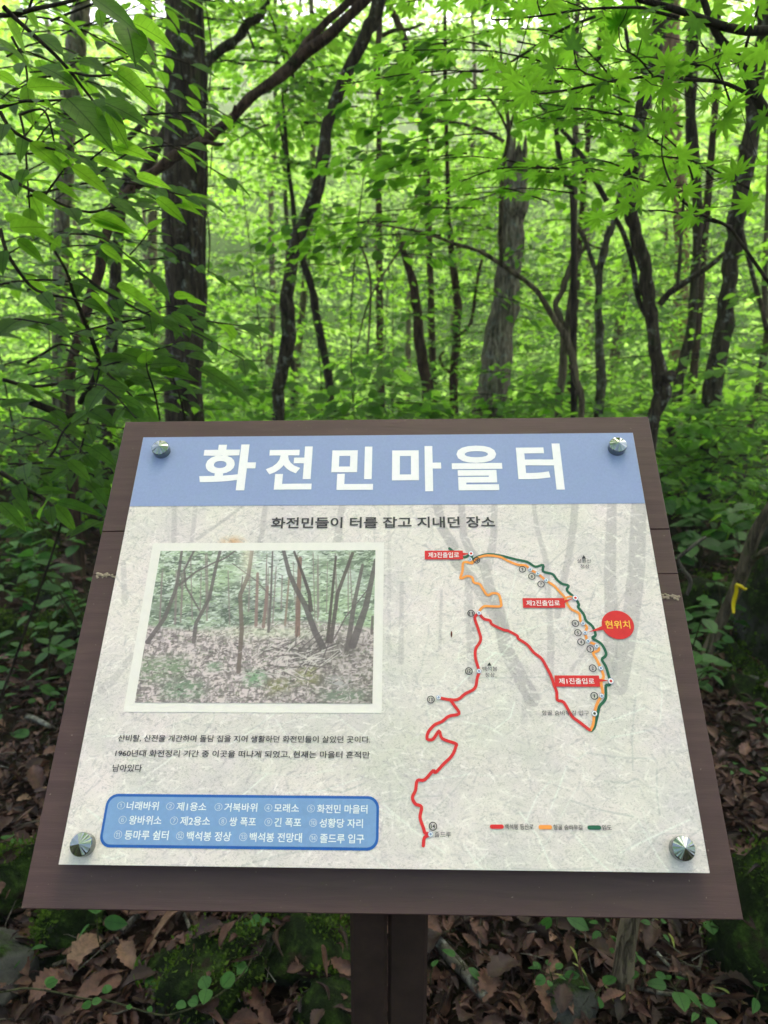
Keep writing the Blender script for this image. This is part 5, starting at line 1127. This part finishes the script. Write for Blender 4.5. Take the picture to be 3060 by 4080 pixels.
# ================================================================== FOREST FLOOR
ROCKS = []
def rock(label, p, size, mat, name='mossy_rock', cat='rock', seed=0, sink=.35, fuzz=True, loc=None):
    import bmesh
    c = onground(p) if loc is None else np.array(loc)
    bm = bmesh.new(); bmesh.ops.create_icosphere(bm, subdivisions=4, radius=1)
    pl = [(Vector((random.gauss(0, 1), random.gauss(0, 1), random.gauss(0, .8))).normalized(), U(.5, .85)) for _ in range(12)]
    for v in bm.verts:
        d = v.co.copy()
        for nrm, k in pl:
            t = d.dot(nrm)
            if t > k: d -= nrm*(t-k)*.93
        f = 1+.18*(float(fbm(d.x*2+seed, d.y*2+d.z*2.3+seed, 4))-.5)*2+.14*(float(fbm(d.x*7+seed, d.y*7+d.z*6, 3))-.5)
        v.co = Vector((d.x*size[0]*f, d.y*size[1]*f, d.z*size[2]*f))
    me = bpy.data.meshes.new(name); bm.to_mesh(me); bm.free(); me.materials.append(M[mat]); shade(me)
    o = bpy.data.objects.new(name, me); COL.objects.link(o); o.location = (c[0], c[1], c[2]+size[2]*(1-2*sink)); o.rotation_euler = (U(-.2, .2), U(-.2, .2), U(0, 6.28))
    tag(o, label, cat); ROCKS.append(o)
    if fuzz and mat != 'rock': moss_tufts(o, c[1])
    return o
M['moss'] = leaf_mat('moss', (.015, .036, .005, 1), (.075, .13, .014, 1), (.09, .18, .015, 1), .25, .8, spec=.1)
def moss_tufts(o, Y, n=2600, need=.05):
    me = o.data; R = o.rotation_euler.to_matrix(); k = len(me.vertices); lv = Leaves()
    vs = np.array([v.co[:] for v in me.vertices]); ns = np.array([v.normal[:] for v in me.vertices]); Rm = np.array(R)
    up = (ns@Rm.T)[:, 2]; ids = np.where(up > need)[0]
    if not len(ids): return
    pick = rng.choice(ids, n); nb = fbm(vs[pick][:, 0]*9, vs[pick][:, 1]*9+vs[pick][:, 2]*9, 3); pick = pick[nb > .47]
    kk = len(pick); D = ns[pick]+rng.normal(0, .8, (kk, 3)); sp = float(np.mean(np.ptp(vs, axis=0)))*.045
    lv.put(T_FAR, vs[pick]+rng.normal(0, sp, (kk, 3)), D, rng.normal(0, 1, (kk, 3)), rng.uniform(.006, .016, kk)*(1 if Y < 2.6 else 1.5))
    m_ = lv.build('moss_tufts', M['moss'], o, (0, 0, 0)); m_['kind'] = 'stuff'
rock('bare dark grey stone at the bottom left corner', zb1(40, 960), (.14, .12, .13), 'rock', 'stone', seed=3)
rock('rounded mossy stone left of the fallen brown leaves, below the board', zb1(420, 690), (.13, .11, .11), 'rock_moss', seed=5)
rock('big bright mossy boulder between the creeping vine and the post', zb1(1360, 900), (.17, .15, .15), 'rock_moss', seed=8)
rock('mossy stone close to the left side of the post', zb2(350, 640), (.16, .13, .12), 'rock_moss', seed=11)
rock('mossy slab at the foot of the post, bottom edge', zb2(510, 960), (.11, .10, .08), 'rock_moss', seed=13)
rock('small bare stone between dead leaves at the bottom, left of the vine', zb1(1120, 900), (.12, .10, .06), 'rock_half', 'stone', seed=17)
rock('flat grey stone at the bottom edge right of the post', zb3(480, 1120), (.09, .08, .06), 'rock', 'stone', seed=19)
rock('small dark stone in the litter right of the post, under the board', zb3(510, 660), (.06, .05, .05), 'rock_half', 'stone', seed=21)
rock('tall mossy rock at the bottom right corner', zb3(1680, 960), (.20, .18, .26), 'rock_moss', seed=23, sink=.3)
rock('angular dark stone left of the board, half way down', zl(410, 1560), (.16, .13, .10), 'rock_half', seed=29)
rock('dark mossy stone left of the board, above the angular stone', zl(290, 1320), (.16, .14, .11), 'rock_half', seed=31)
rock('mossy boulder at the left edge beside the lower board', zb1(60, 420), (.16, .14, .13), 'rock_moss', seed=37)
rock('mossy boulder at the left edge, level with the middle of the board', zl(20, 1640), (.18, .15, .14), 'rock_moss', seed=41)
rock('pale stone under ferny leaves right of the board top', zr(240, 530), (.22, .18, .16), 'rock_half', seed=43)
rock('grey stone under leaves, left of the board near its top', zl(250, 960), (.22, .2, .14), 'rock_half', seed=47)
rock('mossy stone at the upper right edge among the undergrowth', zr(820, 420), (.4, .3, .3), 'rock_moss', seed=53)
rock('mossy hump behind the yellow ribbon stem', zr(460, 1400), (.3, .25, .16), 'rock_moss', seed=59)
rock('mossy stone under the fallen grey branch at the right edge', zr(740, 2060), (.18, .15, .10), 'rock_moss', seed=61)
def litter():
    from mathutils.bvhtree import BVHTree
    V = []; F = []
    for o in ROCKS:
        mw = Matrix.LocRotScale(o.location, o.rotation_euler, None); k = len(V); V += [mw @ v.co for v in o.data.vertices]; F += [[i+k for i in p.vertices] for p in o.data.polygons]
    bv = BVHTree.FromPolygons(V, F)
    lv = Leaves(); mb = MB()
    for (k, y0, y1) in ((15000, .7, 3.2), (8500, 3.0, 9)):
        Y = y0+(y1-y0)*rng.random(k)**1.1; X = rng.uniform(-.75, .75, k)*np.maximum(Y, 1.4)
        Z = gh(X, Y)+rng.uniform(0, .06, k); keep = np.ones(k, bool); tl = np.zeros((k, 3)); tl[:, 2] = 1
        for i in range(k):
            h = bv.ray_cast(Vector((X[i], Y[i], 3)), Vector((0, 0, -1)))
            if h[0] is not None and h[0].z > Z[i]:
                Z[i] = h[0].z+.006; keep[i] = rng.random() < .16; tl[i] = h[1]
        X, Y, Z, tl = X[keep], Y[keep], Z[keep], tl[keep]; k = len(X)
        A = rng.uniform(0, 6.283, k); S_ = np.clip(rng.lognormal(math.log(.046), .45, k), .018, .11); ti = np.clip(rng.beta(2, 2.2, k), 0, 1)
        for i in range(5):
            s = slice(i, None, 5); kk = len(X[s])
            D = np.stack([np.cos(A[s]), np.sin(A[s]), rng.normal(.02, .28, kk)], 1); N = tl[s]+rng.normal(0, .38, (kk, 3))
            lv.put(T_DEAD[i], np.stack([X[s], Y[s], Z[s]], 1), D, N, S_[s]*(1 if y0 < 1 else 1.3), ti[s], rng.uniform(.55, 1.15, kk))
    for i in range(700):   # crumbs of twig
        Y = .8+5*rng.random()**1.3; x = rng.uniform(-.72, .72)*max(Y, 1.4); a = U(0, 6.28); L = U(.03, .13); z = ghs(x, Y)+U(.02, .07)
        p = np.array([x, Y, z]); q = np.array([math.cos(a), math.sin(a), U(-.2, .3)])*L; r = U(.0008, .0026); mb.tube([p, p+q*.5+rng.normal(0, L*.06, 3), p+q], [r, r, r*.6], 5, cap=False)
    o = lv.build('leaf_litter', M['dead'], None, (0, 3, 0), (mb, M['twig_grey'])); o['kind'] = 'stuff'
litter()
# old mossy stump-like trunk at the right edge
c = onground(zr(1010, 1800)); c[0] += .12
st = thing('old_tree', 'massive dark moss-covered old trunk at the right edge behind the ribbon', 'tree', c)
mb = MB(); mb.tube([c-UPV*.1, c+UPV*.12, c+UPV*.4, c+UPV*.72+np.array([.05, 0, 0]), c+UPV*1.0+np.array([.14, .03, 0]), c+UPV*1.08+np.array([.16, .03, 0])], [.42, .37, .34, .32, .30, .12], 28, .35, True, 0, 5); o = mb.build('trunk', M['rock_moss'], st, c)
moss_tufts(o, 3, 5000, -.9)
for (p0, p1) in ((zr(640, 1480), zr(480, 1620)),):
    pass
def log(name, label, cat, f, q, r, mat, lift=.0, n=8, rough=.15, moss=False, Y=None, group=None):
    P = np.array([onground(f(*p)) if Y is None else at(f(*p), Y) for p in q])+UPV*lift
    b = P[0].copy(); mb = MB(); mb.tube(P, r, n, rough, True, 0, 4)
    if moss:
        o = mb.build(name, M[mat], None, b); moss_tufts(o, 3, 800, -.2)
    else: o = mb.build(name, M[mat], None, b)
    return tag(o, label, cat, group)
log('mossy_log', 'mossy rotting log slanting down to the right, below the ribbon stem', 'log', zr, [(490, 1640), (620, 1790), (720, 1900), (830, 2010)], [.05, .055, .05, .045], 'rock_moss', .04, 10, .25, True)
log('mossy_log', 'mossy log lying at the left edge beside the upper board', 'log', zl, [(-60, 1240), (120, 1180), (280, 1110), (400, 1060)], [.08, .075, .06, .04], 'rock_moss', .05, 12, .25, True)
log('fallen_branch', 'bare grey fallen branch along the right edge of the board', 'branch', zr, [(400, 1905), (520, 1925), (650, 1960), (860, 2010)], [.012, .017, .019, .018], 'twig_grey', .07)
log('fallen_branch', 'mottled grey stick leaning out from behind the post on the right', 'branch', zb2, [(1060, 570), (1180, 700), (1280, 830), (1400, 990)], [.017, .016, .015, .013], 'twig_grey', .05)
log('fallen_branch', 'dead bough propped up through leaves at the upper right', 'branch', zr, [(260, 740), (420, 600), (620, 580), (850, 460)], [.02, .022, .025, .026], 'bark_olive', .15)
log('fallen_branch', 'short dead stick poking out left of the board, lower half', 'branch', zoomf(0, 2800, 400/983), [(280, 240), (400, 300), (540, 365)], [.014, .012, .008], 'twig_grey', .05)
log('fallen_branch', 'bent thin twig standing right beside the board edge', 'branch', zr, [(240, 1060), (380, 950), (430, 920)], [.006, .005, .004], 'twig_grey', 0, 6, .1, False, 1.9)
log('fallen_branch', 'crooked bare twig right of the board, under the bent twig', 'branch', zr, [(300, 1310), (325, 1215), (260, 1120), (240, 1060)], [.006, .006, .005, .004], 'twig_grey', 0, 6, .1, False, 1.9)
for lab, f, q, r in (('long thin twig lying across the litter at the bottom left', zb1, [(330, 930), (470, 880), (600, 830), (720, 750)], .006), ('forked twig standing in moss left of the big mossy boulder', zb1, [(1200, 1080), (1175, 850), (1150, 700), (1110, 600)], .005), ('dark stick under the lower left edge of the board', zb1, [(740, 720), (850, 610), (960, 530)], .009),
                     ('thin twig crossing the litter at the bottom right', zb3, [(960, 830), (1060, 930), (1180, 1010)], .005), ('thin pale twig near the right end of the lower board edge', zb3, [(1240, 690), (1250, 850), (1230, 950)], .004), ('twig lying low beside the sapling foot', zb3, [(860, 1060), (1000, 1085), (1180, 1100), (1500, 1100)], .005), ('short twig right of the post among brown leaves', zb3, [(420, 650), (490, 710)], .008)):
    log('fallen_twig', lab, 'twig', f, q, [r]*len(q), 'twig_grey', .045, 6)
# the stem with the ribbon
q = [(372, 1850), (440, 1690), (505, 1550), (560, 1430), (620, 1300), (665, 1200), (695, 1110), (735, 980), (790, 850), (870, 730), (980, 560)]
G0 = onground(zr(*q[0])); P = np.array([G0-UPV*.05]+[at(zr(*p), G0[1]-.02*i) for i, p in enumerate(q)][1:])
lt = thing('leaning_sapling', 'leaning smooth brown stem right of the board with a yellow ribbon tied on', 'sapling', G0)
mb = MB(); mb.tube(P, [.026, .026, .027, .025, .026, .027, .028, .027, .027, .026, .024], 12, .07, True, 0, 5); mb.build('trunk', M['bark_olive'], lt, G0)
mb = MB(); a = at(zr(640, 1170), G0[1]-.1); mb.tube([a, at(zr(725, 1110), G0[1]-.12), at(zr(770, 1050), G0[1]-.2), at(zr(860, 1000), G0[1]-.25)], [.013, .014, .014, .013], 9, .1, True, 0, 4); mb.build('branch', M['bark_olive'], lt, G0)
M['ribbon'] = simple('yellow_ribbon', srgb(228, 200, 20), .4, .4)
tp = at(zr(655, 1240), G0[1]-.17); rb = thing('ribbon', 'bright yellow plastic ribbon tied around the leaning stem', 'ribbon', tp)
mb = MB(); rows_ = []
for i in range(12):
    t = i/11; p = at(zr(640-22*t+5*math.sin(t*7), 1240+195*t), G0[1]-.17); w_ = .011*(.6+.5*math.sin(t*2.6+.4)); rows_.append((p+np.array([-w_, 0, 0]), p+np.array([0, -.012*math.cos(t*5), 0]), p+np.array([w_*.8, .004, 0])))
V = [x for r in rows_ for x in r]; F = []
for i in range(11): F += [(3*i, 3*i+1, 3*i+4, 3*i+3), (3*i+1, 3*i+2, 3*i+5, 3*i+4)]
mb.add(V, F); mb.build('tail', M['ribbon'], rb, tp)
mb = MB(); ka = at(zr(632, 1238), G0[1]-.175); kb = at(zr(690, 1272), G0[1]-.175)
mb.tube([ka, (ka+kb)/2+np.array([0, -.012, .004]), kb, kb+np.array([.012, 0, .003])], [.006, .008, .006, .003], 8, .3, True, 0, 3); mb.build('knot', M['ribbon'], rb, tp)
# sapling foot under the right half of the board
q = [(740, 1075), (775, 960), (795, 820), (805, 700), (830, 560), (860, 430)]
G1 = onground(zb3(*q[0])); P = np.array([G1-UPV*.03]+[at(zb3(*p), G1[1]+.008*i) for i, p in enumerate(q)][1:])
mb = MB(); mb.tube(P, [.034, .027, .023, .022, .021, .02], 12, .1, True, 0, 5)
mb.tube([P[-1], P[-1]+np.array([.03, .1, .25]), P[-1]+np.array([.02, .3, .5])], [.02, .015, .006], 8, .1, True, 0, 3)
tag(mb.build('sapling', M['bark_olive'], None, G1), 'smooth olive sapling stem rising from the litter under the board, right side', 'sapling')
# creeping vine
q = [(-20, 990), (80, 972), (160, 962), (280, 975), (400, 1000), (520, 1025), (640, 1035), (740, 1062), (830, 1090), (980, 1125), (1080, 1105), (1180, 1070), (1300, 1010), (1400, 930), (1480, 845), (1530, 740), (1535, 650), (1520, 600), (1545, 540)]
P = np.array([onground(zb1(*p))+UPV*.07 for p in q]); P = np.array([at(zb1(*p), max(pp[1]-.115, .5)) for p, pp in zip(q, P)])
vn = thing('creeping_vine', 'slender green creeper with small round leaves trailing over the bottom left litter', 'vine', P[0])
mb = MB(); mb.tube(P, [.0022]*len(P), 6, .1, True, 0, 4); mb.build('stem', M['twig_green'], vn, P[0])
lv = Leaves()
for (a, s_) in (((275, 945), .022), ((650, 990), .021), ((550, 1048), .018), ((1245, 965), .032), ((1335, 955), .034), ((1060, 1055), .02), ((1190, 1052), .02), ((1480, 820), .026), ((1520, 605), .026), ((1565, 555), .022), ((890, 1078), .012), ((760, 1082), .01), ((1550, 672), .018)):
    b = at(zb1(*a), onground(zb1(*a))[1]-.125); b[1] = b[1]
    for k in range(2):
        A_ = U(0, 6.28); lv.put(T_ROUND, [b], [(math.cos(A_), math.sin(A_), .1)], [UPV+rng.normal(0, .3, 3)+np.array([0, -.4, 0])], [s_*1.25], .8, 1.1)
lv.build('foliage', M['leaf_low'], vn, P[0])
# seedlings
def seedling(label, f, p, h, leaves, size, T=T_ROUND, tint=.6, spread=.02):
    g = onground(f(*p)); g = onground((f(*p)[0], f(*p)[1]+(h+.035)*2900/np.hypot(g[1], CAMZ)*.68)); b = g.copy(); top = g+np.array([U(-.015, .015), U(-.01, .02), h+.035])
    t = thing('seedling', label, 'seedling', b); mb = MB(); mb.tube([g-UPV*.02, (g+top)/2+np.array([U(-.008, .008), 0, 0]), top], [.0022, .0018, .0014], 6, .1, True, 0, 3)
    lv = Leaves(); a0 = U(0, 6.28)
    for k in range(leaves):
        A_ = a0+k*2*math.pi/max(leaves, 2)+U(-.35, .35); s = size*.78*U(.6, 1.15); c = top+np.array([math.cos(A_), math.sin(A_), U(-.3, .3)])*spread*(1 if k < 4 else 1.6)-UPV*(.012 if k >= 4 else 0)
        mb.tube([top-UPV*.01, c], [.001, .0009], 4, cap=False)
        lv.put(T if k % 3 else T_NEAR, [c], [(math.cos(A_), math.sin(A_), U(-.5, .3))], [UPV+rng.normal(0, .4, 3)], [s], np.clip(tint+U(-.35, .3), 0, 1), U(.8, 1.1))
    mb.build('stem', M['twig_green'], t, b); lv.build('foliage', M['leaf_low'], t, b)
for a in (('four-leaved seedling at the bottom left on a big brown leaf', zb1, (150, 790), .05, 4, .05), ('three-leaved seedling peeking from under the lower left board edge', zb1, (640, 660), .09, 3, .075), ('seedling with a notched broad leaf right of the post, under the board', zb3, (370, 620), .06, 3, .085), ('two-leaved sprout in the litter right of the stick by the post', zb2, (1280, 760), .05, 2, .05), ('bushy little seedling with many small leaves, bottom centre right', zb3, (365, 950), .05, 9, .042),
          ('tiny seedling at the left of the olive sapling stem', zb3, (650, 690), .05, 4, .045), ('two-leaved seedling left of the sapling foot', zb3, (610, 1030), .05, 3, .06), ('seedling right of the sapling stem', zb3, (880, 930), .06, 3, .055), ('four-leaved seedling at the bottom right', zb3, (1080, 1040), .06, 5, .07), ('broad pointed leaves hanging below the right end of the board', zb3, (1300, 640), .09, 3, .09), ('heart-leaved seedling in the bottom right corner', zb3, (1590, 1100), .07, 2, .075), ('seedling at the bottom edge left of the corner plant', zb3, (1230, 1160), .06, 4, .055),
          ('small sprout beside the pale key-like leaves under the board', zb3, (1000, 690), .05, 3, .04), ('starry seedling left of the sapling stem', zb3, (745, 770), .05, 4, .045), ('seedling at the far left of the lower strip right of post', zb2, (1090, 800), .05, 2, .05), ('shaded seedling at the left edge near the board corner', zl, (30, 2180), .08, 3, .07), ('green sprig left of the lower board', zb1, (60, 170), .10, 4, .085),
          ('shaded leafy sprig by the right board edge, low down', zr2, (620, 1330), .06, 5, .06), ('leafy sprig at the right edge beside the fallen branch', zr2, (650, 1230), .08, 3, .08), ('small plant right of the lower board', zr2, (640, 1720), .06, 5, .06), ('small plant at the left of the right litter', zr2, (370, 1640), .05, 4, .05), ('twin-leaved plant on the fallen branch right of the board', zr2, (260, 930), .08, 4, .10)):
    seedling(*a)
# taller leafy plants beside the board on the right and left
def bush(label, f, p, Y, h, n, size, wd=.25, name='leafy_plant'):
    o = at(f(*p), Y); g = ghs(o[0], Y); b = np.array([o[0], Y, g]); t = thing(name, label, 'plant', b); lv = Leaves(); mb = MB()
    for k in range(n):
        az = U(0, 6.28); e = np.array([o[0]+math.cos(az)*wd*U(.2, 1), Y+math.sin(az)*wd*U(.1, 1), g+h*U(.35, 1.05)]); Q, R = smooth_path(np.array([b-UPV*.02, (b+e)/2+UPV*.06*h, e]), np.array([.005, .003, .0015]), 4)
        mb.tube(Q, R, 5); m_ = int(U(4, 8)); A_ = rng.uniform(0, 6.28, m_)
        lv.put(T_ROUND, np.repeat(e[None], m_, 0)+rng.normal(0, .025, (m_, 3)), np.stack([np.cos(A_), np.sin(A_), rng.normal(-.15, .2, m_)], 1), UPV+rng.normal(0, .25, (m_, 3)), size*rng.uniform(.7, 1.2, m_), np.clip(U(.3, .8)+rng.normal(0, .1, m_), 0, 1))
    mb.build('stem', M['twig_green'], t, b); lv.build('foliage', M['leaf_low'], t, b)
bush('wide spreading plant with flat tiers of leaves right of the top right board corner', zr, (480, 330), 4.6, .55, 14, .15, .55)
bush('leafy plant on the litter at the upper right edge', zr, (760, 640), 4.2, .5, 9, .12, .35)
bush('dense leafy plant against the right board edge, upper half', zr, (330, 880), 2.7, .6, 10, .075, .15)
bush('leafy plant against the right board edge, beside the filler mark', zr, (430, 1100), 2.9, .4, 7, .065, .14)
bush('low leafy plant right of the board beneath the ribbon', zr, (600, 1240), 3.6, .3, 6, .08, .22)
bush('low plant left of the board in the shaded litter', zl, (240, 1010), 3.4, .3, 7, .08, .3)
bush('bright leafy plant just above the left end of the board', zd, (180, 980), 3.2, .75, 16, .085, .4)
bush('leafy plant peeping over the board top below the curved trunk', zd, (600, 860), 3.9, .95, 12, .10, .22)
bush('pale broad-leaved plant over the middle of the board top', zd, (830, 870), 4.1, .95, 14, .11, .4)
bush('broad-leaved plant over the board top below the grey trunk', zd, (980, 880), 3.8, .92, 12, .11, .35)
bush('leafy plant over the board top left of the thick trunk base', zd, (470, 880), 3.4, .9, 13, .10, .3)
# a few fallen leaves that stand out
def fallen(label, f, p, L, az, T, mat, tint=.5, lift=.05, nrm=(0, -.35, 1), name='fallen_leaf'):
    g = onground(f(*p))+UPV*lift; lv = Leaves(); d = np.array([math.cos(az), math.sin(az), .1]); lv.put(T, [g-d*L*.5], [d], [nrm], [L], tint)
    tag(lv.build(name, M[mat], None, g), label, 'leaf')
fallen('big brown lobed dead leaf at the bottom left under the seedling', zb1, (215, 800), .125, 1.8, T_DEAD[3], 'dead', .62)
fallen('reddish brown curled leaf right of the big lobed leaf', zb1, (390, 820), .11, .5, T_DEAD[2], 'dead', .72)
fallen('long rolled tan leaf just under the lower left board corner', zb1, (170, 560), .12, .5, T_DEAD[2], 'dead', .93)
fallen('pale tan torn leaf in the litter left of the vine', zb1, (1030, 680), .13, 1.0, T_DEAD[4], 'dead', .92)
fallen('orange brown leaf in the middle of the bottom left litter', zb1, (780, 880), .10, 2.2, T_DEAD[0], 'dead', .9)
fallen('veined tan leaf at the bottom edge, left', zb1, (300, 1060), .10, 1.0, T_DEAD[3], 'dead', .82)
fallen('light green fallen leaf standing upright in the litter', zb1, (945, 990), .085, 1.5, T_NEAR, 'leaf_low', .95, .05, (.1, -1, .3))
fallen('dark green fallen leaf leaning beside the light green one', zb1, (865, 950), .11, 1.7, T_NEAR, 'leaf_shrub', .0, .05, (.6, -1, .3))
fallen('grey brown leaf right of the post beside the stick', zb2, (1420, 900), .09, 1.2, T_DEAD[3], 'dead', .8)
fallen('maroon dead leaf right of the small seedlings, bottom right', zb3, (690, 880), .12, 1.6, T_DEAD[1], 'dead', .55)
fallen('green leaf lying on dark litter left of the board', zoomf(0, 2800, 400/983), (190, 415), .10, 2.9, T_NEAR, 'leaf_low', .8)
fallen('small yellow-green leaf on brown litter left of the board', zoomf(0, 2800, 400/983), (340, 80), .05, 1.2, T_ROUND, 'leaf_low', 1.0)
M['key'] = simple('pale_green_key', (.30, .33, .08, 1), .5, .3, .15)
for i, (p, az) in enumerate((((600, 600), 2.4), ((690, 625), 1.7), ((890, 640), 2.6), ((945, 672), 3.0), ((1080, 570), 1.6), ((1050, 630), .4), ((1085, 650), 1.3), ((1300, 695), .5), ((1065, 810), 1.6), ((520, 985), 2.3), ((420, 1025), 2.8), ((1370, 1125), 2.7), ((690, 1130), 1.9), ((780, 1155), .5), ((485, 890), 1.8))):
    g = onground(zb3(*p))+UPV*.06; lv = Leaves(); d = np.array([math.cos(az), math.sin(az), .2]); lv.put(T_DEAD[4], [g-d*.02], [d], [(0, -.5, 1)], [.042], .5, .8)
    tag(lv.build('fallen_leaf', M['key'], None, g), 'small narrow yellow-green leaflet lying on the litter right of the post', 'leaf', 'yellow-green leaflets on the right litter')

# ================================================================== AIR
mb = MB(); mb.box((0, 25, 8), (np.array([1., 0, 0]), np.array([0, 1., 0]), np.array([0, 0, 1.])), (60, 45, 24))
hz_ = mb.build('haze', (lambda m_: m_)(NT('haze_air').mat), None, (0, 0, 0), smooth=False); hz_['kind'] = 'stuff'
t_ = hz_.data.materials[0].node_tree; pv = t_.nodes.new('ShaderNodeVolumePrincipled'); pv.inputs['Density'].default_value = .0022; pv.inputs['Color'].default_value = (.95, .97, .93, 1); pv.inputs['Anisotropy'].default_value = .2
mo = t_.nodes['Material Output']
for l in list(mo.inputs['Surface'].links): t_.links.remove(l)
t_.nodes.remove(t_.nodes['Principled BSDF']); t_.links.new(pv.outputs[0], mo.inputs['Volume'])
S.cycles.volume_bounces = 0
